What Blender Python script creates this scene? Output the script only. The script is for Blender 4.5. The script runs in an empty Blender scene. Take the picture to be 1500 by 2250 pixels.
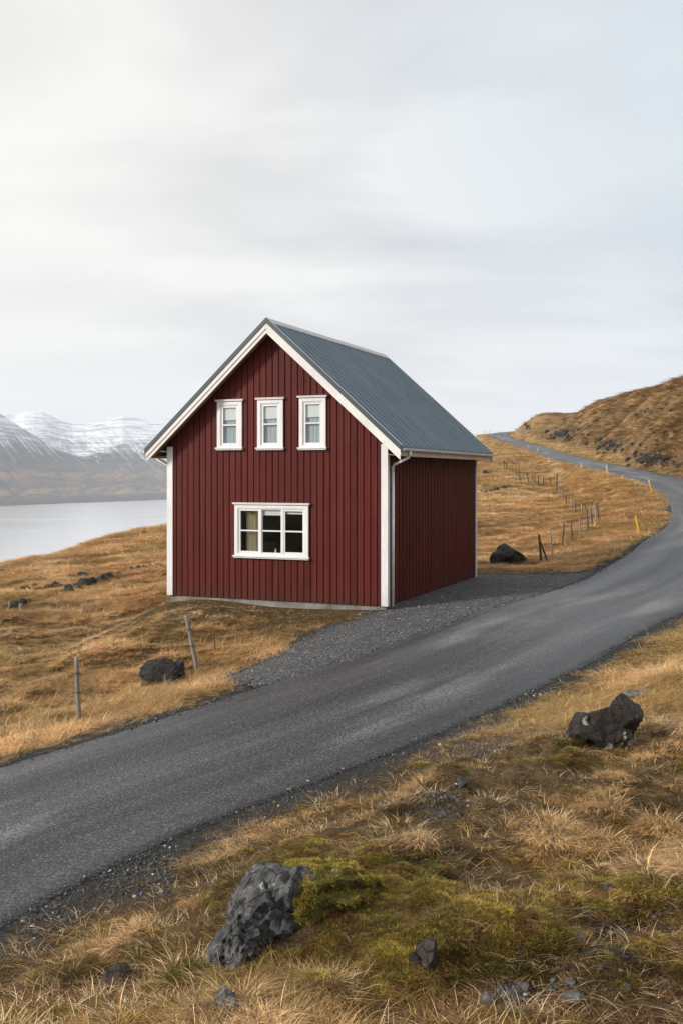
import bpy, bmesh, math, random
import numpy as np
from mathutils import Vector, Matrix
random.seed(7); RNG = np.random.default_rng(11)
sc = bpy.context.scene
COL = sc.collection
F, CX, HY, ZC = 2233.0, 750.0, 1045.0, 3.48          # focal length and horizon of the photograph, camera height
R = math.radians

# ------------------------------------------------------------------ helpers
def tag(o, label=None, cat=None, group=None, kind=None):
    if label: o['label'] = label
    if cat: o['category'] = cat
    if group: o['group'] = group
    if kind: o['kind'] = kind
    return o
def empty(name, loc=(0, 0, 0), rz=0.0, parent=None):
    o = bpy.data.objects.new(name, None); COL.objects.link(o)
    o.location = loc; o.rotation_euler = (0, 0, rz); o.parent = parent
    o.empty_display_size = .3
    return o
def link(name, me, mats=None, parent=None):
    o = bpy.data.objects.new(name, me); COL.objects.link(o)
    if mats is not None:
        for m in (mats if isinstance(mats, (list, tuple)) else [mats]): me.materials.append(m)
    o.parent = parent
    return o
def mesh_np(name, V, Fq, smooth=True):
    me = bpy.data.meshes.new(name)
    V = np.ascontiguousarray(V, np.float32); Fq = np.ascontiguousarray(Fq, np.int32)
    me.vertices.add(len(V)); me.vertices.foreach_set('co', V.ravel())
    n = Fq.shape[1]
    me.loops.add(Fq.size); me.loops.foreach_set('vertex_index', Fq.ravel())
    me.polygons.add(len(Fq)); me.polygons.foreach_set('loop_start', np.arange(0, Fq.size, n, dtype=np.int32))
    me.polygons.foreach_set('use_smooth', np.full(len(Fq), smooth))
    me.update(calc_edges=True); me.validate()
    return me
class MB:
    def __init__(s): s.bm = bmesh.new()
    def box(s, x0, x1, y0, y1, z0, z1):
        v = [s.bm.verts.new(p) for p in ((x0,y0,z0),(x1,y0,z0),(x1,y1,z0),(x0,y1,z0),(x0,y0,z1),(x1,y0,z1),(x1,y1,z1),(x0,y1,z1))]
        for f in ((0,3,2,1),(4,5,6,7),(0,1,5,4),(1,2,6,5),(2,3,7,6),(3,0,4,7)): s.bm.faces.new([v[i] for i in f])
        return s
    def prism(s, prof, a, b, fn):
        """prof: list of 2-D points; a,b: the extents; fn(p,t)->xyz"""
        va = [s.bm.verts.new(fn(p, a)) for p in prof]; vb = [s.bm.verts.new(fn(p, b)) for p in prof]
        n = len(prof)
        s.bm.faces.new(va); s.bm.faces.new(vb[::-1])
        for i in range(n): s.bm.faces.new([va[i], vb[i], vb[(i+1) % n], va[(i+1) % n]])
        return s
    def tube(s, pts, rad, seg=12, caps=True):
        pts = [Vector(p) for p in pts]; rings = []
        rad = rad if isinstance(rad, (list, tuple)) else [rad]*len(pts)
        for i, p in enumerate(pts):
            t = (pts[min(i+1, len(pts)-1)] - pts[max(i-1, 0)]).normalized()
            up = Vector((0, 1, 0)) if abs(t.z) > .9 else Vector((0, 0, 1))
            x = t.cross(up).normalized(); y = x.cross(t)
            rings.append([s.bm.verts.new(p + rad[i]*(x*math.cos(a)+y*math.sin(a))) for a in [2*math.pi*k/seg for k in range(seg)]])
        for a, b in zip(rings, rings[1:]):
            for k in range(seg):
                f = s.bm.faces.new([a[k], a[(k+1) % seg], b[(k+1) % seg], b[k]]); f.smooth = True
        if caps: s.bm.faces.new(rings[0][::-1]); s.bm.faces.new(rings[-1])
        return s
    def build(s, name, mat, parent=None, bevel=0, seg=2):
        bmesh.ops.recalc_face_normals(s.bm, faces=s.bm.faces)
        me = bpy.data.meshes.new(name); s.bm.to_mesh(me); s.bm.free()
        o = link(name, me, mat, parent)
        if bevel:
            b = o.modifiers.new('bevel', 'BEVEL'); b.width = bevel; b.segments = seg; b.limit_method = 'ANGLE'; b.angle_limit = R(40)
        return o

# ------------------------------------------------------------------ noise (numpy)
def _h(ix, iy, s=0):
    n = (ix.astype(np.int64)*374761393 + iy.astype(np.int64)*668265263 + s*2147483647 + 1013904223) & 0xffffffff
    n = ((n ^ (n >> 13))*1274126177) & 0xffffffff
    n = n ^ (n >> 16)
    return (n & 0xffffff)/float(0xffffff)
def vn(x, y, s=0):
    ix = np.floor(x); iy = np.floor(y); fx = x-ix; fy = y-iy
    fx = fx*fx*fx*(fx*(fx*6-15)+10); fy = fy*fy*fy*(fy*(fy*6-15)+10)
    a = _h(ix, iy, s); b = _h(ix+1, iy, s); c = _h(ix, iy+1, s); d = _h(ix+1, iy+1, s)
    return (a*(1-fx)+b*fx)*(1-fy)+(c*(1-fx)+d*fx)*fy*1.0
def fbm(x, y, o=4, s=0, g=.5):
    t = 0; a = 1; n = 0
    for i in range(o):
        ca, sa = math.cos(.6*i+.3), math.sin(.6*i+.3)
        t = t + a*(vn((x*ca-y*sa)*2**i+17.3*i, (x*sa+y*ca)*2**i+5.1*i, s+i)*2-1); n += a; a *= g
    return t/n
def sstep(a, b, x):
    t = np.clip((x-a)/(b-a), 0, 1); return t*t*(3-2*t)
from mathutils import noise as mnoise

# ------------------------------------------------------------------ the road's centre line
CPTS = [(-18,-7,-3.2),(-13.5,-.5,-2.5),(-9.8,5.2,-1.85),(-6.5,9.67,-1.31),(-4.03,13.08,-.93),(-1.02,15.96,-.55),(2.08,19.59,-.24),(5.45,24.53,.05),(9.42,30.15,.35),(13.78,38.85,.84),
 (18.39,49.79,1.4),(23.17,66.62,2.37),(26.09,86.29,3.38),(28.56,108.86,4.35),(29.95,136.6,5.9),(33.43,166.41,7.43),(35.51,197.23,9.48),(35.9,224,11.6),(38.5,248,13.6),(47,266,15.1),(62,276,16.2),(85,282,17.2),(115,284,18)]
W = 4.3
def catmull(P, n):
    P = np.array(P, float); Q = np.vstack([2*P[0]-P[1], P, 2*P[-1]-P[-2]]); t = np.linspace(0, 1, n, endpoint=False)[:, None]; o = []
    for i in range(1, len(Q)-2):
        a, b, c, d = Q[i-1], Q[i], Q[i+1], Q[i+2]
        o.append(.5*((2*b)+(-a+c)*t+(2*a-5*b+4*c-d)*t**2+(-a+3*b-3*c+d)*t**3))
    return np.vstack(o+[P[-1:]])
RC = catmull(CPTS, 12)
def road_dist(x, y):
    """distance to the centre line, its height there, signed side (+ = left)"""
    x = np.asarray(x, float).ravel(); y = np.asarray(y, float).ravel()
    D = np.empty(len(x)); Z = np.empty(len(x))
    A = RC[:-1, :2]; B = RC[1:, :2]; AB = B-A; L2 = (AB**2).sum(1)
    mid = (A+B)/2
    for s in range(0, len(x), 40000):
        px = x[s:s+40000]; py = y[s:s+40000]
        i = ((px[:, None]-mid[:, 0])**2+(py[:, None]-mid[:, 1])**2).argmin(1)
        best = np.full(len(px), 1e9); bz = np.zeros(len(px))
        for k in (-1, 0, 1):
            j = np.clip(i+k, 0, len(A)-1)
            t = np.clip(((px-A[j, 0])*AB[j, 0]+(py-A[j, 1])*AB[j, 1])/L2[j], 0, 1)
            d = np.hypot(px-A[j, 0]-AB[j, 0]*t, py-A[j, 1]-AB[j, 1]*t); z = RC[j, 2]*(1-t)+RC[j+1, 2]*t
            m = d < best; best[m] = d[m]; bz[m] = z[m]
        D[s:s+40000] = best; Z[s:s+40000] = bz
    return D, Z

# ------------------------------------------------------------------ the lie of the land
def PD(px, py, d): return ((px-CX)/F*d, d, ZC-(py-HY)/F*d)
ctrl = [PD(*p) for p in [
 (0,2250,7.0),(400,2250,6.4),(750,2250,6.0),(1200,2250,5.7),(1500,2250,5.6),(1500,1500,16.2),(1500,1700,11.6),(1250,1700,11.2),(900,1900,8.8),(500,2020,8.4),(200,2120,8.3),
 (0,1500,22.8),(170,1580,18.9),(435,1470,22.2),(0,1350,36),(200,1300,41),(0,1243,60),(130,1225,64),(200,1195,68),(260,1177,73),(363,1165,80),(300,1250,46),(250,1400,31),
 (1060,1264,36),(1120,1240,39),(1060,1200,52),(1060,1100,84),(1060,1050,118),(1200,1100,82),(1330,1100,68),(1300,1150,54),(1187,1235,40.5),(1100,1000,150),(1070,975,190),(1054,955,236),
 (1300,960,150),(1400,990,97),(1480,1010,74),(1500,940,98),(1500,838,135),(1440,862,150),(1380,880,170),(1300,889,205),(1200,910,238),(1165,922,246),(1145,938,246),(1220,950,215),(1300,920,175),(1420,930,125),
 (700,1095,105),(900,1062,135)]]
ctrl += [(0,0,1.75),(0,-4,2.6),(5,2,2.2),(-5,1,.7),(0,3,1.0),(12,6,2.4),(14,14,1.6),(22,18,3.2),(22,33,2.4),(30,46,4.6),(40,60,8.2),(-12,16,-2.2),(-14,7,-2.4),(-20,-3,-1.2),(-34,-6,2.6),(-46,-18,4.4),(-60,-30,4.6),(-36,8,.8),(-22,28,-3.6),(-26,48,-4.6),(-38,66,-8),  # includes an unseen knoll added at far left to darken the lower window's reflection
 (-30,20,-3.5),(-20,-22,-.5),(0,-25,6),(25,-20,12),(30,5,6.5),(55,30,15),(70,80,22),(-10,-60,8),(40,-60,25),
 (-1.92-3.1,28.3+1.3,-.24),(1.2,27,-.10),(-5.2,29.2,-.27),(4.63,35.0,-.02),(-1.6,37.7,-.14),(-2,28.2,-.19),(-3,33,-.16)]
for px, d, z in ((0,88,-8),(-300,80,-14),(180,105,-9),(363,125,-8),(363,180,-26),(0,150,-30),(700,150,-3),(900,200,-1),(700,260,-24),(1000,220,5),(980,300,0),(1040,330,9)):
    ctrl.append(((px-CX)/F*d, d, z))
for a, z in ((-180,-20),(-150,-60),(-120,-76),(-90,-76),(-60,-76),(-40,-76),(-20,-76),(-8,-76),(0,-60),(6,-10),(10,14),(14,25),(19,31),(30,50),(60,60),(90,60),(120,50),(150,20)):
    ctrl.append((420*math.sin(R(a)), 420*math.cos(R(a)), z))
    ctrl.append((900*math.sin(R(a)), 900*math.cos(R(a)), z-5 if z < 0 else z+15))
for a, z in ((-150,-2),(-110,-14),(-80,-28),(-55,-30),(100,28),(130,24),(160,14)):
    ctrl.append((120*math.sin(R(a)), 120*math.cos(R(a)), z))
ctrl += [tuple(RC[i]) for i in range(24, len(RC), 8)]
ctrl = np.array(ctrl)
def warp(x, y):
    r = np.hypot(x, y)+1e-9; q = np.log1p(r/7.0); return x/r*q, y/r*q
cu, cv = warp(ctrl[:, 0], ctrl[:, 1])
def tpk(r2): return .5*r2*np.log(r2+1e-12)
n = len(ctrl); K = tpk((cu[:, None]-cu)**2+(cv[:, None]-cv)**2)+np.eye(n)*1e-4
A = np.zeros((n+3, n+3)); A[:n, :n] = K; A[:n, n:] = np.stack([np.ones(n), cu, cv], 1); A[n:, :n] = A[:n, n:].T
WT = np.linalg.solve(A, np.concatenate([ctrl[:, 2], [0, 0, 0]]))
def tps(x, y):
    u, v = warp(x, y); o = np.empty(len(x))
    for s in range(0, len(x), 50000):
        a = u[s:s+50000]; b = v[s:s+50000]
        o[s:s+50000] = tpk((a[:, None]-cu)**2+(b[:, None]-cv)**2) @ WT[:n] + WT[n]+WT[n+1]*a+WT[n+2]*b
    return o
# house frame: origin at the middle of the gable's foot
HO = np.array([-1.919, 28.331]); HA = math.atan2(-.3915, .9202)
HX = np.array([math.cos(HA), math.sin(HA)]); HYv = np.array([-math.sin(HA), math.cos(HA)])
def hloc(x, y): return (x-HO[0])*HX[0]+(y-HO[1])*HX[1], (x-HO[0])*HYv[0]+(y-HO[1])*HYv[1]
def house_sd(x, y):
    a, b = hloc(x, y); dx = np.abs(a)-3.4; dy = np.abs(b-4.37)-4.37
    return np.hypot(np.maximum(dx, 0), np.maximum(dy, 0))+np.minimum(np.maximum(dx, dy), 0)
def at_plane(px, py, z): d = (ZC-z)*F/(py-HY); return ((px-CX)/F*d, d)
PAD = np.array([at_plane(*p) for p in [(470,1502,-.65),(540,1462,-.5),(620,1420,-.35),(700,1378,-.2),(790,1352,-.12),(862,1334,-.06),(990,1270,-.04),(1046,1258,0),(1150,1263,.05),(1235,1275,.12),(1300,1270,.2),(1330,1262,.3),(1100,1380,-.1),(900,1440,-.3),(700,1510,-.5),(560,1530,-.6)]])
def poly_sd(x, y, P):
    d = np.full(len(x), 1e9); ins = np.zeros(len(x), bool)
    for i in range(len(P)):
        a = P[i]; b = P[(i+1) % len(P)]; ab = b-a
        t = np.clip(((x-a[0])*ab[0]+(y-a[1])*ab[1])/(ab@ab), 0, 1)
        d = np.minimum(d, np.hypot(x-a[0]-ab[0]*t, y-a[1]-ab[1]*t))
        c = ((a[1] > y) != (b[1] > y)); ins ^= c & (x < (b[0]-a[0])*(y-a[1])/(b[1]-a[1]+1e-12)+a[0])
    return np.where(ins, -d, d)
def pad_sd(x, y): return poly_sd(x, y, PAD)+.28*fbm(x*1.3, y*1.3, 3, 5)+.1*fbm(x*6, y*6, 2, 8)
def land(x, y, full=False):
    """height of the bare ground (the road and gravel sheets lie on it)"""
    sh = np.shape(x); x = np.asarray(x, float).ravel(); y = np.asarray(y, float).ravel()
    r = np.hypot(x, y); z = tps(x, y); D, Z = road_dist(x, y)
    ps = pad_sd(x, y); hs = house_sd(x, y)
    m = sstep(W/2+.3, W/2+3.0, D)*sstep(0, 2.5, ps)*sstep(.1, 1.8, hs)
    far = sstep(30, 160, r); hl = sstep(.17, .26, x/np.maximum(y, 1))*sstep(40, 90, r)
    nr_ = np.maximum(sstep(18, 12, r)*(y < 22), sstep(48, 34, r)*(x < -2)*.9); hum = ((.17+.07*nr_)*fbm(x/1.2, y/1.2, 2, 21)+(.07+.05*nr_)*fbm(x/.4, y/.4, 2, 22))*(1-.5*sstep(3.5, 1.0, hs))
    big = fbm(x/9, y/9, 4, 23)
    # combed ledges running across the slopes
    u = x*.97-y*.22; v = x*.22+y*.97
    led = fbm(u/14, v/3.6, 4, 31)
    z = z + m*(hum*(1-.0*far) + big*(.16+.40*far+.4*far*hl) + led*(.12+.75*far*hl+.08*far))
    k = sstep(W/2+.1, W/2+3.2, D)
    z = (Z+.0)*(1-k)+z*k
    under = np.maximum(1-sstep(W/2-.25, W/2+.05, D), 1-sstep(-.22, .0, ps))
    z = z-under*(.05+.0012*r)
    z = np.maximum(z, -73.5)
    if full: return z.reshape(sh), D.reshape(sh), Z.reshape(sh), ps.reshape(sh), hs.reshape(sh)
    return z.reshape(sh)
def G(px, py, dmin=4, dmax=420):
    """where the sight line through a pixel of the photograph meets the ground"""
    d = np.exp(np.linspace(math.log(dmin), math.log(dmax), 900)); x = (px-CX)/F*d; zr = ZC-(py-HY)/F*d
    h = land(x, d); i = np.argmax(zr < h)
    if not (zr < h).any(): i = int(np.argmin(zr-h))
    j = max(i-1, 0); a = zr[j]-h[j]; b = zr[i]-h[i]; t = 0 if a == b else min(max(a/(a-b), 0), 1)
    dd = d[j]*(1-t)+d[i]*t
    return Vector(((px-CX)/F*dd, dd, float(land(np.array([(px-CX)/F*dd]), np.array([dd]))[0])))

# ------------------------------------------------------------------ node helper
class NT:
    def __init__(s, name, disp=False):
        s.m = bpy.data.materials.new(name); s.m.use_nodes = True; s.t = s.m.node_tree; s.t.nodes.clear()
        s.out = s.t.nodes.new('ShaderNodeOutputMaterial')
    def n(s, typ, **kw):
        nd = s.t.nodes.new('ShaderNode'+typ)
        ins = kw.pop('i', {})
        for k, v in kw.items(): setattr(nd, k, v)
        for k, v in ins.items(): s.put(nd.inputs[k], v)
        return nd
    def put(s, sock, v):
        if hasattr(v, 'links') or hasattr(v, 'is_linked'): s.t.links.new(v, sock)
        elif hasattr(v, 'outputs'): s.t.links.new(v.outputs[0], sock)
        else:
            if isinstance(v, (tuple, list)) and len(v) == 3 and sock.type == 'RGBA': v = (*v, 1)
            sock.default_value = v
    def pos(s): return s.n('NewGeometry').outputs['Position']
    def noise(s, vec, scale, detail=4, rough=.55, dist=0): return s.n('TexNoise', i={'Vector': vec, 'Scale': scale, 'Detail': detail, 'Roughness': rough, 'Distortion': dist}).outputs['Fac']
    def map(s, vec, scale=(1,1,1), rot=(0,0,0), loc=(0,0,0)): return s.n('Mapping', i={'Vector': vec, 'Scale': scale, 'Rotation': rot, 'Location': loc}).outputs[0]
    def ramp(s, fac, stops, interp='LINEAR'):
        nd = s.n('ValToRGB', i={'Fac': fac}); cr = nd.color_ramp; cr.interpolation = interp
        while len(cr.elements) > 1: cr.elements.remove(cr.elements[0])
        for k, (p, c) in enumerate(stops):
            e = cr.elements[0] if k == 0 else cr.elements.new(p)
            e.position = p; e.color = (c, c, c, 1) if isinstance(c, (int, float)) else (*c, 1)
        return nd.outputs['Color']
    def mix(s, f, a, b, mode='MIX'):
        nd = s.n('Mix', data_type='RGBA', blend_type=mode)
        s.put(nd.inputs[0], f); s.put(nd.inputs[6], a); s.put(nd.inputs[7], b); return nd.outputs[2]
    def math(s, op, a, b=0.0, c=None, clamp=False):
        nd = s.n('Math', operation=op, use_clamp=clamp); s.put(nd.inputs[0], a); s.put(nd.inputs[1], b)
        if c is not None: s.put(nd.inputs[2], c)
        return nd.outputs[0]
    def bump(s, h, st=.5, dist=.01, nrm=None):
        nd = s.n('Bump', i={'Height': h, 'Strength': st, 'Distance': dist})
        if nrm is not None: s.put(nd.inputs['Normal'], nrm)
        return nd.outputs[0]
    def bsdf(s, col, rough=.7, nrm=None, **kw):
        i = {'Base Color': col, 'Roughness': rough}
        if nrm is not None: i['Normal'] = nrm
        i.update(kw); b = s.n('BsdfPrincipled', i=i); s.t.links.new(b.outputs[0], s.out.inputs['Surface']); return b

def mat_paint(name, col, rough=.5, var=.12, bump=.3, grain=(60, 60, 3), dirt=None):
    t = NT(name); p = t.n('TexCoord').outputs['Object']
    a = t.noise(t.map(p, grain), 1, 5, .6); b = t.noise(p, 1.3, 4)
    dark = tuple(c*(1-var*2) for c in col); light = tuple(min(1, c*(1+var)) for c in col)
    c = t.mix(t.ramp(b, [(.3, 0.), (.7, 1.)]), dark, light)
    c = t.mix(t.ramp(a, [(.35, .35), (.65, 0.)]), c, tuple(x*.6 for x in col))
    if dirt:
        z = t.n('SeparateXYZ', i={0: p}).outputs[2]
        k = t.math('MULTIPLY', t.ramp(t.math('ADD', z, t.math('MULTIPLY', t.noise(p, 9, 4), .35)), [(.12, 1.), (.62, 0.)]), dirt[1])
        c = t.mix(k, c, dirt[0])
    t.bsdf(c, t.math('ADD', t.math('MULTIPLY', a, .2), rough-.1), t.bump(a, bump, .002))
    return t.m
M = {}
M['red'] = None
def mat_red(name='red_board_paint', mul=1.0):
    t = NT(name); p = t.n('TexCoord').outputs['Object']
    # board-to-board variation from the position along the wall
    xyz = t.n('SeparateXYZ', i={0: p}); s = t.math('ADD', xyz.outputs[0], xyz.outputs[1])
    bi = t.math('FLOOR', t.math('DIVIDE', t.math('ADD', s, 100.0), .195))
    wn = t.n('TexWhiteNoise', noise_dimensions='1D'); t.put(wn.inputs['W'], bi)
    grain = t.noise(t.map(p, (90, 90, 2.5)), 1, 6, .65); blot = t.noise(p, 1.1, 5, .6); streak = t.noise(t.map(p, (14, 14, .5)), 1, 4)
    c = t.mix(wn.outputs['Value'], (.058*mul, .0064*mul, .0050*mul), (.094*mul, .0115*mul, .0085*mul))
    c = t.mix(t.ramp(grain, [(.4, .5), (.62, 0.)]), c, (.075*mul, .0105*mul, .0085*mul))
    c = t.mix(t.ramp(blot, [(.45, 0.), (.75, .35)]), c, (.125*mul, .021*mul, .015*mul))
    c = t.mix(t.ramp(streak, [(.50, 0.), (.75, .6)]), c, (.14*mul, .030*mul, .022*mul))
    z = xyz.outputs[2]
    k = t.ramp(t.math('ADD', z, t.math('MULTIPLY', t.noise(p, 7, 4), .5)), [(.2, .45), (.75, 0.)])
    c = t.mix(k, c, (.06, .03, .02))
    t.bsdf(c, t.math('ADD', t.math('MULTIPLY', grain, .25), .42), t.bump(grain, .35, .003), **{'Specular IOR Level': .16})
    return t.m
M['red'] = mat_red()
M['white'] = mat_paint('white_paint', (.76, .765, .785), .45, .05, .25, dirt=((.42, .39, .33), .35))
M['trim'] = mat_paint('white_trim_paint', (.76, .75, .73), .5, .07, .3)
M['soffit'] = mat_paint('bare_wood', (.33, .215, .14), .7, .2, .5, (4, 60, 60))
M['beige'] = mat_paint('cream_fascia_paint', (.62, .54, .44), .55, .1, .3)
M['gutter'] = mat_paint('gutter_metal', (.88, .88, .90), .42, .02, .1, (8, 8, 8))
M['concrete'] = mat_paint('concrete', (.24, .225, .20), .9, .35, .9, (14, 14, 14))
M['reveal'] = mat_paint('interior_plaster', (.35, .33, .30), .8, .05, .1)
def mat_roof():
    t = NT('blue_grey_roof_metal'); p = t.n('TexCoord').outputs['Object']
    a = t.noise(p, .9, 5, .6); b = t.noise(t.map(p, (.7, 7, .7)), 1, 5, .6); f = t.noise(p, 45, 4)
    c = t.mix(t.ramp(a, [(.3, 0.), (.7, 1.)]), (.108, .155, .200), (.150, .206, .258))
    c = t.mix(t.ramp(b, [(.45, 0.), (.75, .55)]), c, (.25, .30, .33))
    c = t.mix(t.ramp(f, [(.55, 0.), (.8, .3)]), c, (.05, .06, .065))
    t.bsdf(c, t.math('ADD', t.math('MULTIPLY', a, .25), .36), t.bump(f, .12, .002), **{'Metallic': .1})
    return t.m
M['roof'] = mat_roof()
def mat_flash(name, col, rough):
    t = NT(name); p = t.n('TexCoord').outputs['Object']; a = t.noise(p, 3, 5, .65)
    t.bsdf(t.mix(a, tuple(c*.8 for c in col), tuple(c*1.15 for c in col)), rough, t.bump(t.noise(p, 12, 3), .1, .004)); return t.m
M['dark_flash'] = mat_flash('dark_verge_metal', (.045, .065, .08), .38)
M['pale_flash'] = mat_flash('pale_ridge_metal', (.52, .53, .55), .42)
M['screw'] = mat_flash('screw_metal', (.04, .05, .06), .5)
def mat_glass():
    t = NT('window_glass'); p = t.n('TexCoord').outputs['Object']
    nb = t.bump(t.noise(p, 2.2, 2), .12, .006)
    g_ = t.n('NewGeometry'); dt = t.n('VectorMath', operation='DOT_PRODUCT', i={0: nb, 1: g_.outputs['Incoming']}).outputs['Value']; fc = t.math('ADD', t.math('MULTIPLY', t.math('POWER', t.math('SUBTRACT', 1.0, t.math('ABSOLUTE', dt), clamp=True), 5.0), .93), .05); gl = t.n('BsdfGlossy', i={'Roughness': .01, 'Color': (.95, .97, 1), 'Normal': nb})
    tr = t.n('BsdfTransparent', i={'Color': (.96, .98, .98)}); mx = t.n('MixShader', i={0: fc})
    t.t.links.new(tr.outputs[0], mx.inputs[1]); t.t.links.new(gl.outputs[0], mx.inputs[2]); t.t.links.new(mx.outputs[0], t.out.inputs[0]); return t.m
M['glass'] = mat_glass()
def mat_cloth(name, col, tl=.4):
    t = NT(name); p = t.n('TexCoord').outputs['Object']; w = t.noise(p, 160, 2)
    c = t.mix(w, tuple(x*.85 for x in col), col); d = t.n('BsdfDiffuse', i={'Color': c}); e = t.n('BsdfTranslucent', i={'Color': c}); mx = t.n('MixShader', i={0: tl})
    t.t.links.new(d.outputs[0], mx.inputs[1]); t.t.links.new(e.outputs[0], mx.inputs[2]); t.t.links.new(mx.outputs[0], t.out.inputs[0]); return t.m
M['blind'] = mat_cloth('white_blind_cloth', (.78, .79, .80), .15)
M['net'] = mat_cloth('grey_blue_net_cloth', (.44, .51, .555), .25)
M['curtain'] = mat_cloth('cream_curtain_cloth', (.82, .75, .56), .35)
M['china'] = mat_flash('white_china', (.75, .75, .75), .2)
M['dark_wood'] = mat_paint('dark_wood', (.035, .025, .02), .6, .2, .3)
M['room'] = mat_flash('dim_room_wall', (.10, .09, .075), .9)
def mat_post():
    t = NT('weathered_post_wood'); p = t.n('TexCoord').outputs['Object']; g = t.noise(t.map(p, (60, 60, 3)), 1, 6, .7); b = t.noise(p, 5, 4)
    c = t.mix(t.ramp(g, [(.3, 0.), (.7, 1.)]), (.09, .075, .065), (.36, .33, .30)); c = t.mix(t.ramp(b, [(.5, 0.), (.7, .6)]), c, (.24, .19, .14))
    t.bsdf(c, .85, t.bump(g, .9, .004)); return t.m
M['post'] = mat_post()
M['dark_post'] = mat_paint('dark_weathered_post_wood', (.10, .075, .06), .85, .3, .9)
M['wire'] = mat_flash('rusty_wire', (.10, .08, .07), .6)
M['yellow'] = mat_flash('yellow_plastic', (.86, .56, .02), .45)
M['pale_yellow'] = mat_flash('faded_yellow_plastic', (.84, .68, .38), .5)
M['whitecap'] = mat_flash('white_reflector', (.78, .77, .72), .35)

def mat_rock(name, base, lich=.0, light=None, holes=0., sc_=1., mossy=.0):
    t = NT(name); p = t.n('TexCoord').outputs['Object']; g = t.n('NewGeometry')
    a = t.noise(p, 3.2*sc_, 7, .65); b = t.noise(p, 14*sc_, 6, .7); f = t.noise(p, 60*sc_, 4, .7)
    light = light or tuple(min(1, c*2.6) for c in base)
    c = t.mix(t.ramp(a, [(.35, 0.), (.68, 1.)]), base, light); c = t.mix(t.ramp(b, [(.4, .6), (.62, 0.)]), c, tuple(x*.45 for x in base))
    v = t.n('TexVoronoi', i={'Vector': p, 'Scale': 9*sc_, 'Randomness': 1.})
    if lich:
        m = t.math('MULTIPLY', t.ramp(t.math('ADD', v.outputs['Distance'], t.math('MULTIPLY', b, .5)), [(.30, 1.), (.34, 0.)]), t.ramp(t.noise(p, 3.1*sc_, 3), [(.60-lich*.1, 0.), (.62-lich*.1, 1.)])); m = t.math('MAXIMUM', m, t.ramp(t.math('ADD', t.noise(p, 2.6*sc_, 2), t.math('MULTIPLY', t.noise(p, 22, 5, .7), .22)), [(.765-lich*.03, 0.), (.78-lich*.03, 1.)]))
        c = t.mix(t.math('MULTIPLY', m, .8), c, (.46, .46, .43))
    nz = t.n('SeparateXYZ', i={0: g.outputs['Normal']}).outputs[2]
    if mossy:
        m = t.math('MULTIPLY', t.ramp(nz, [(.25, 0.), (.8, 1.)]), t.ramp(t.noise(p, 4*sc_, 5), [(.5-mossy*.2, 0.), (.62-mossy*.2, 1.)]))
        c = t.mix(m, c, t.mix(b, (.055, .055, .012), (.15, .14, .03)))
    h = t.math('ADD', t.math('MULTIPLY', a, 2.), t.math('ADD', b, t.math('MULTIPLY', f, .5))); vc = t.n('TexVoronoi', feature='DISTANCE_TO_EDGE', i={'Vector': t.map(p, (1, 1, .7)), 'Scale': 3.2*sc_, 'Randomness': 1.}); ck = t.ramp(t.math('ADD', vc.outputs['Distance'], t.math('MULTIPLY', t.math('SUBTRACT', b, .5), .12)), [(0., 0.), (.03, 1.)]); h = t.math('ADD', h, t.math('MULTIPLY', ck, .7)); c = t.mix(t.math('MULTIPLY', t.math('SUBTRACT', 1.0, ck), .6), c, (.008, .008, .008))
    if holes:
        vv = t.n('TexVoronoi', feature='SMOOTH_F1', i={'Vector': t.map(p, (1, 1, 1.4)), 'Scale': 11, 'Smoothness': .4, 'Randomness': 1.})
        hm = t.math('MULTIPLY', t.ramp(vv.outputs['Distance'], [(.12, 1.), (.3, 0.)]), holes)
        h = t.math('SUBTRACT', h, t.math('MULTIPLY', hm, 3.)); c = t.mix(t.math('MULTIPLY', hm, .8), c, (.012, .011, .011))
    t.bsdf(c, .72, t.bump(h, .95, .035), **{'Specular IOR Level': .45}); return t.m
M['basalt'] = mat_rock('dark_basalt', (.012, .012, .012), light=(.050, .047, .043), mossy=.0, sc_=2.)
M['basalt_lichen'] = mat_rock('basalt_with_lichen', (.016, .013, .012), lich=.8, light=(.060, .044, .038), mossy=.0, sc_=1.5)
M['outcrop'] = mat_rock('grey_pitted_rock', (.036, .037, .040), lich=.5, light=(.27, .27, .275), holes=0, mossy=.0, sc_=1.6)
M['brown_rock'] = mat_rock('brown_basalt', (.045, .034, .030), light=(.12, .092, .082), sc_=1.6)
M['blue_rock'] = mat_rock('blue_grey_rock', (.05, .055, .062), light=(.14, .15, .165), sc_=1.6)
M['grey_stone'] = mat_rock('pale_grey_stone', (.13, .125, .115), light=(.34, .33, .30), sc_=2., lich=.3)

# ------------------------------------------------------------------ ground material
def ground_colour(t, p):
    """straw, ochre, rust and moss patches in world space"""
    st = t.map(p, (1, 1, 1), (0, 0, R(12))); st2 = t.map(st, (.5, 2.0, 1))
    a = t.noise(p, .16, 6, .62, .4); b = t.noise(st2, .9, 6, .68, .6); c3 = t.noise(p, 5.5, 5, .7); d = t.noise(st2, .07, 5, .6, .4)
    c = t.mix(t.ramp(b, [(.3, 0.), (.7, 1.)]), (.24, .145, .052), (.70, .485, .225))
    c = t.mix(t.ramp(a, [(.40, 0.), (.62, .8)]), c, t.mix(b, (.36, .20, .075), (.68, .49, .26)))
    c = t.mix(t.ramp(d, [(.56, 0.), (.68, .6)]), c, t.mix(b, (.085, .075, .022), (.25, .21, .065)))
    c = t.mix(t.ramp(c3, [(.38, .75), (.55, 0.)]), c, (.055, .034, .018))
    return c, b, c3
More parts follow.
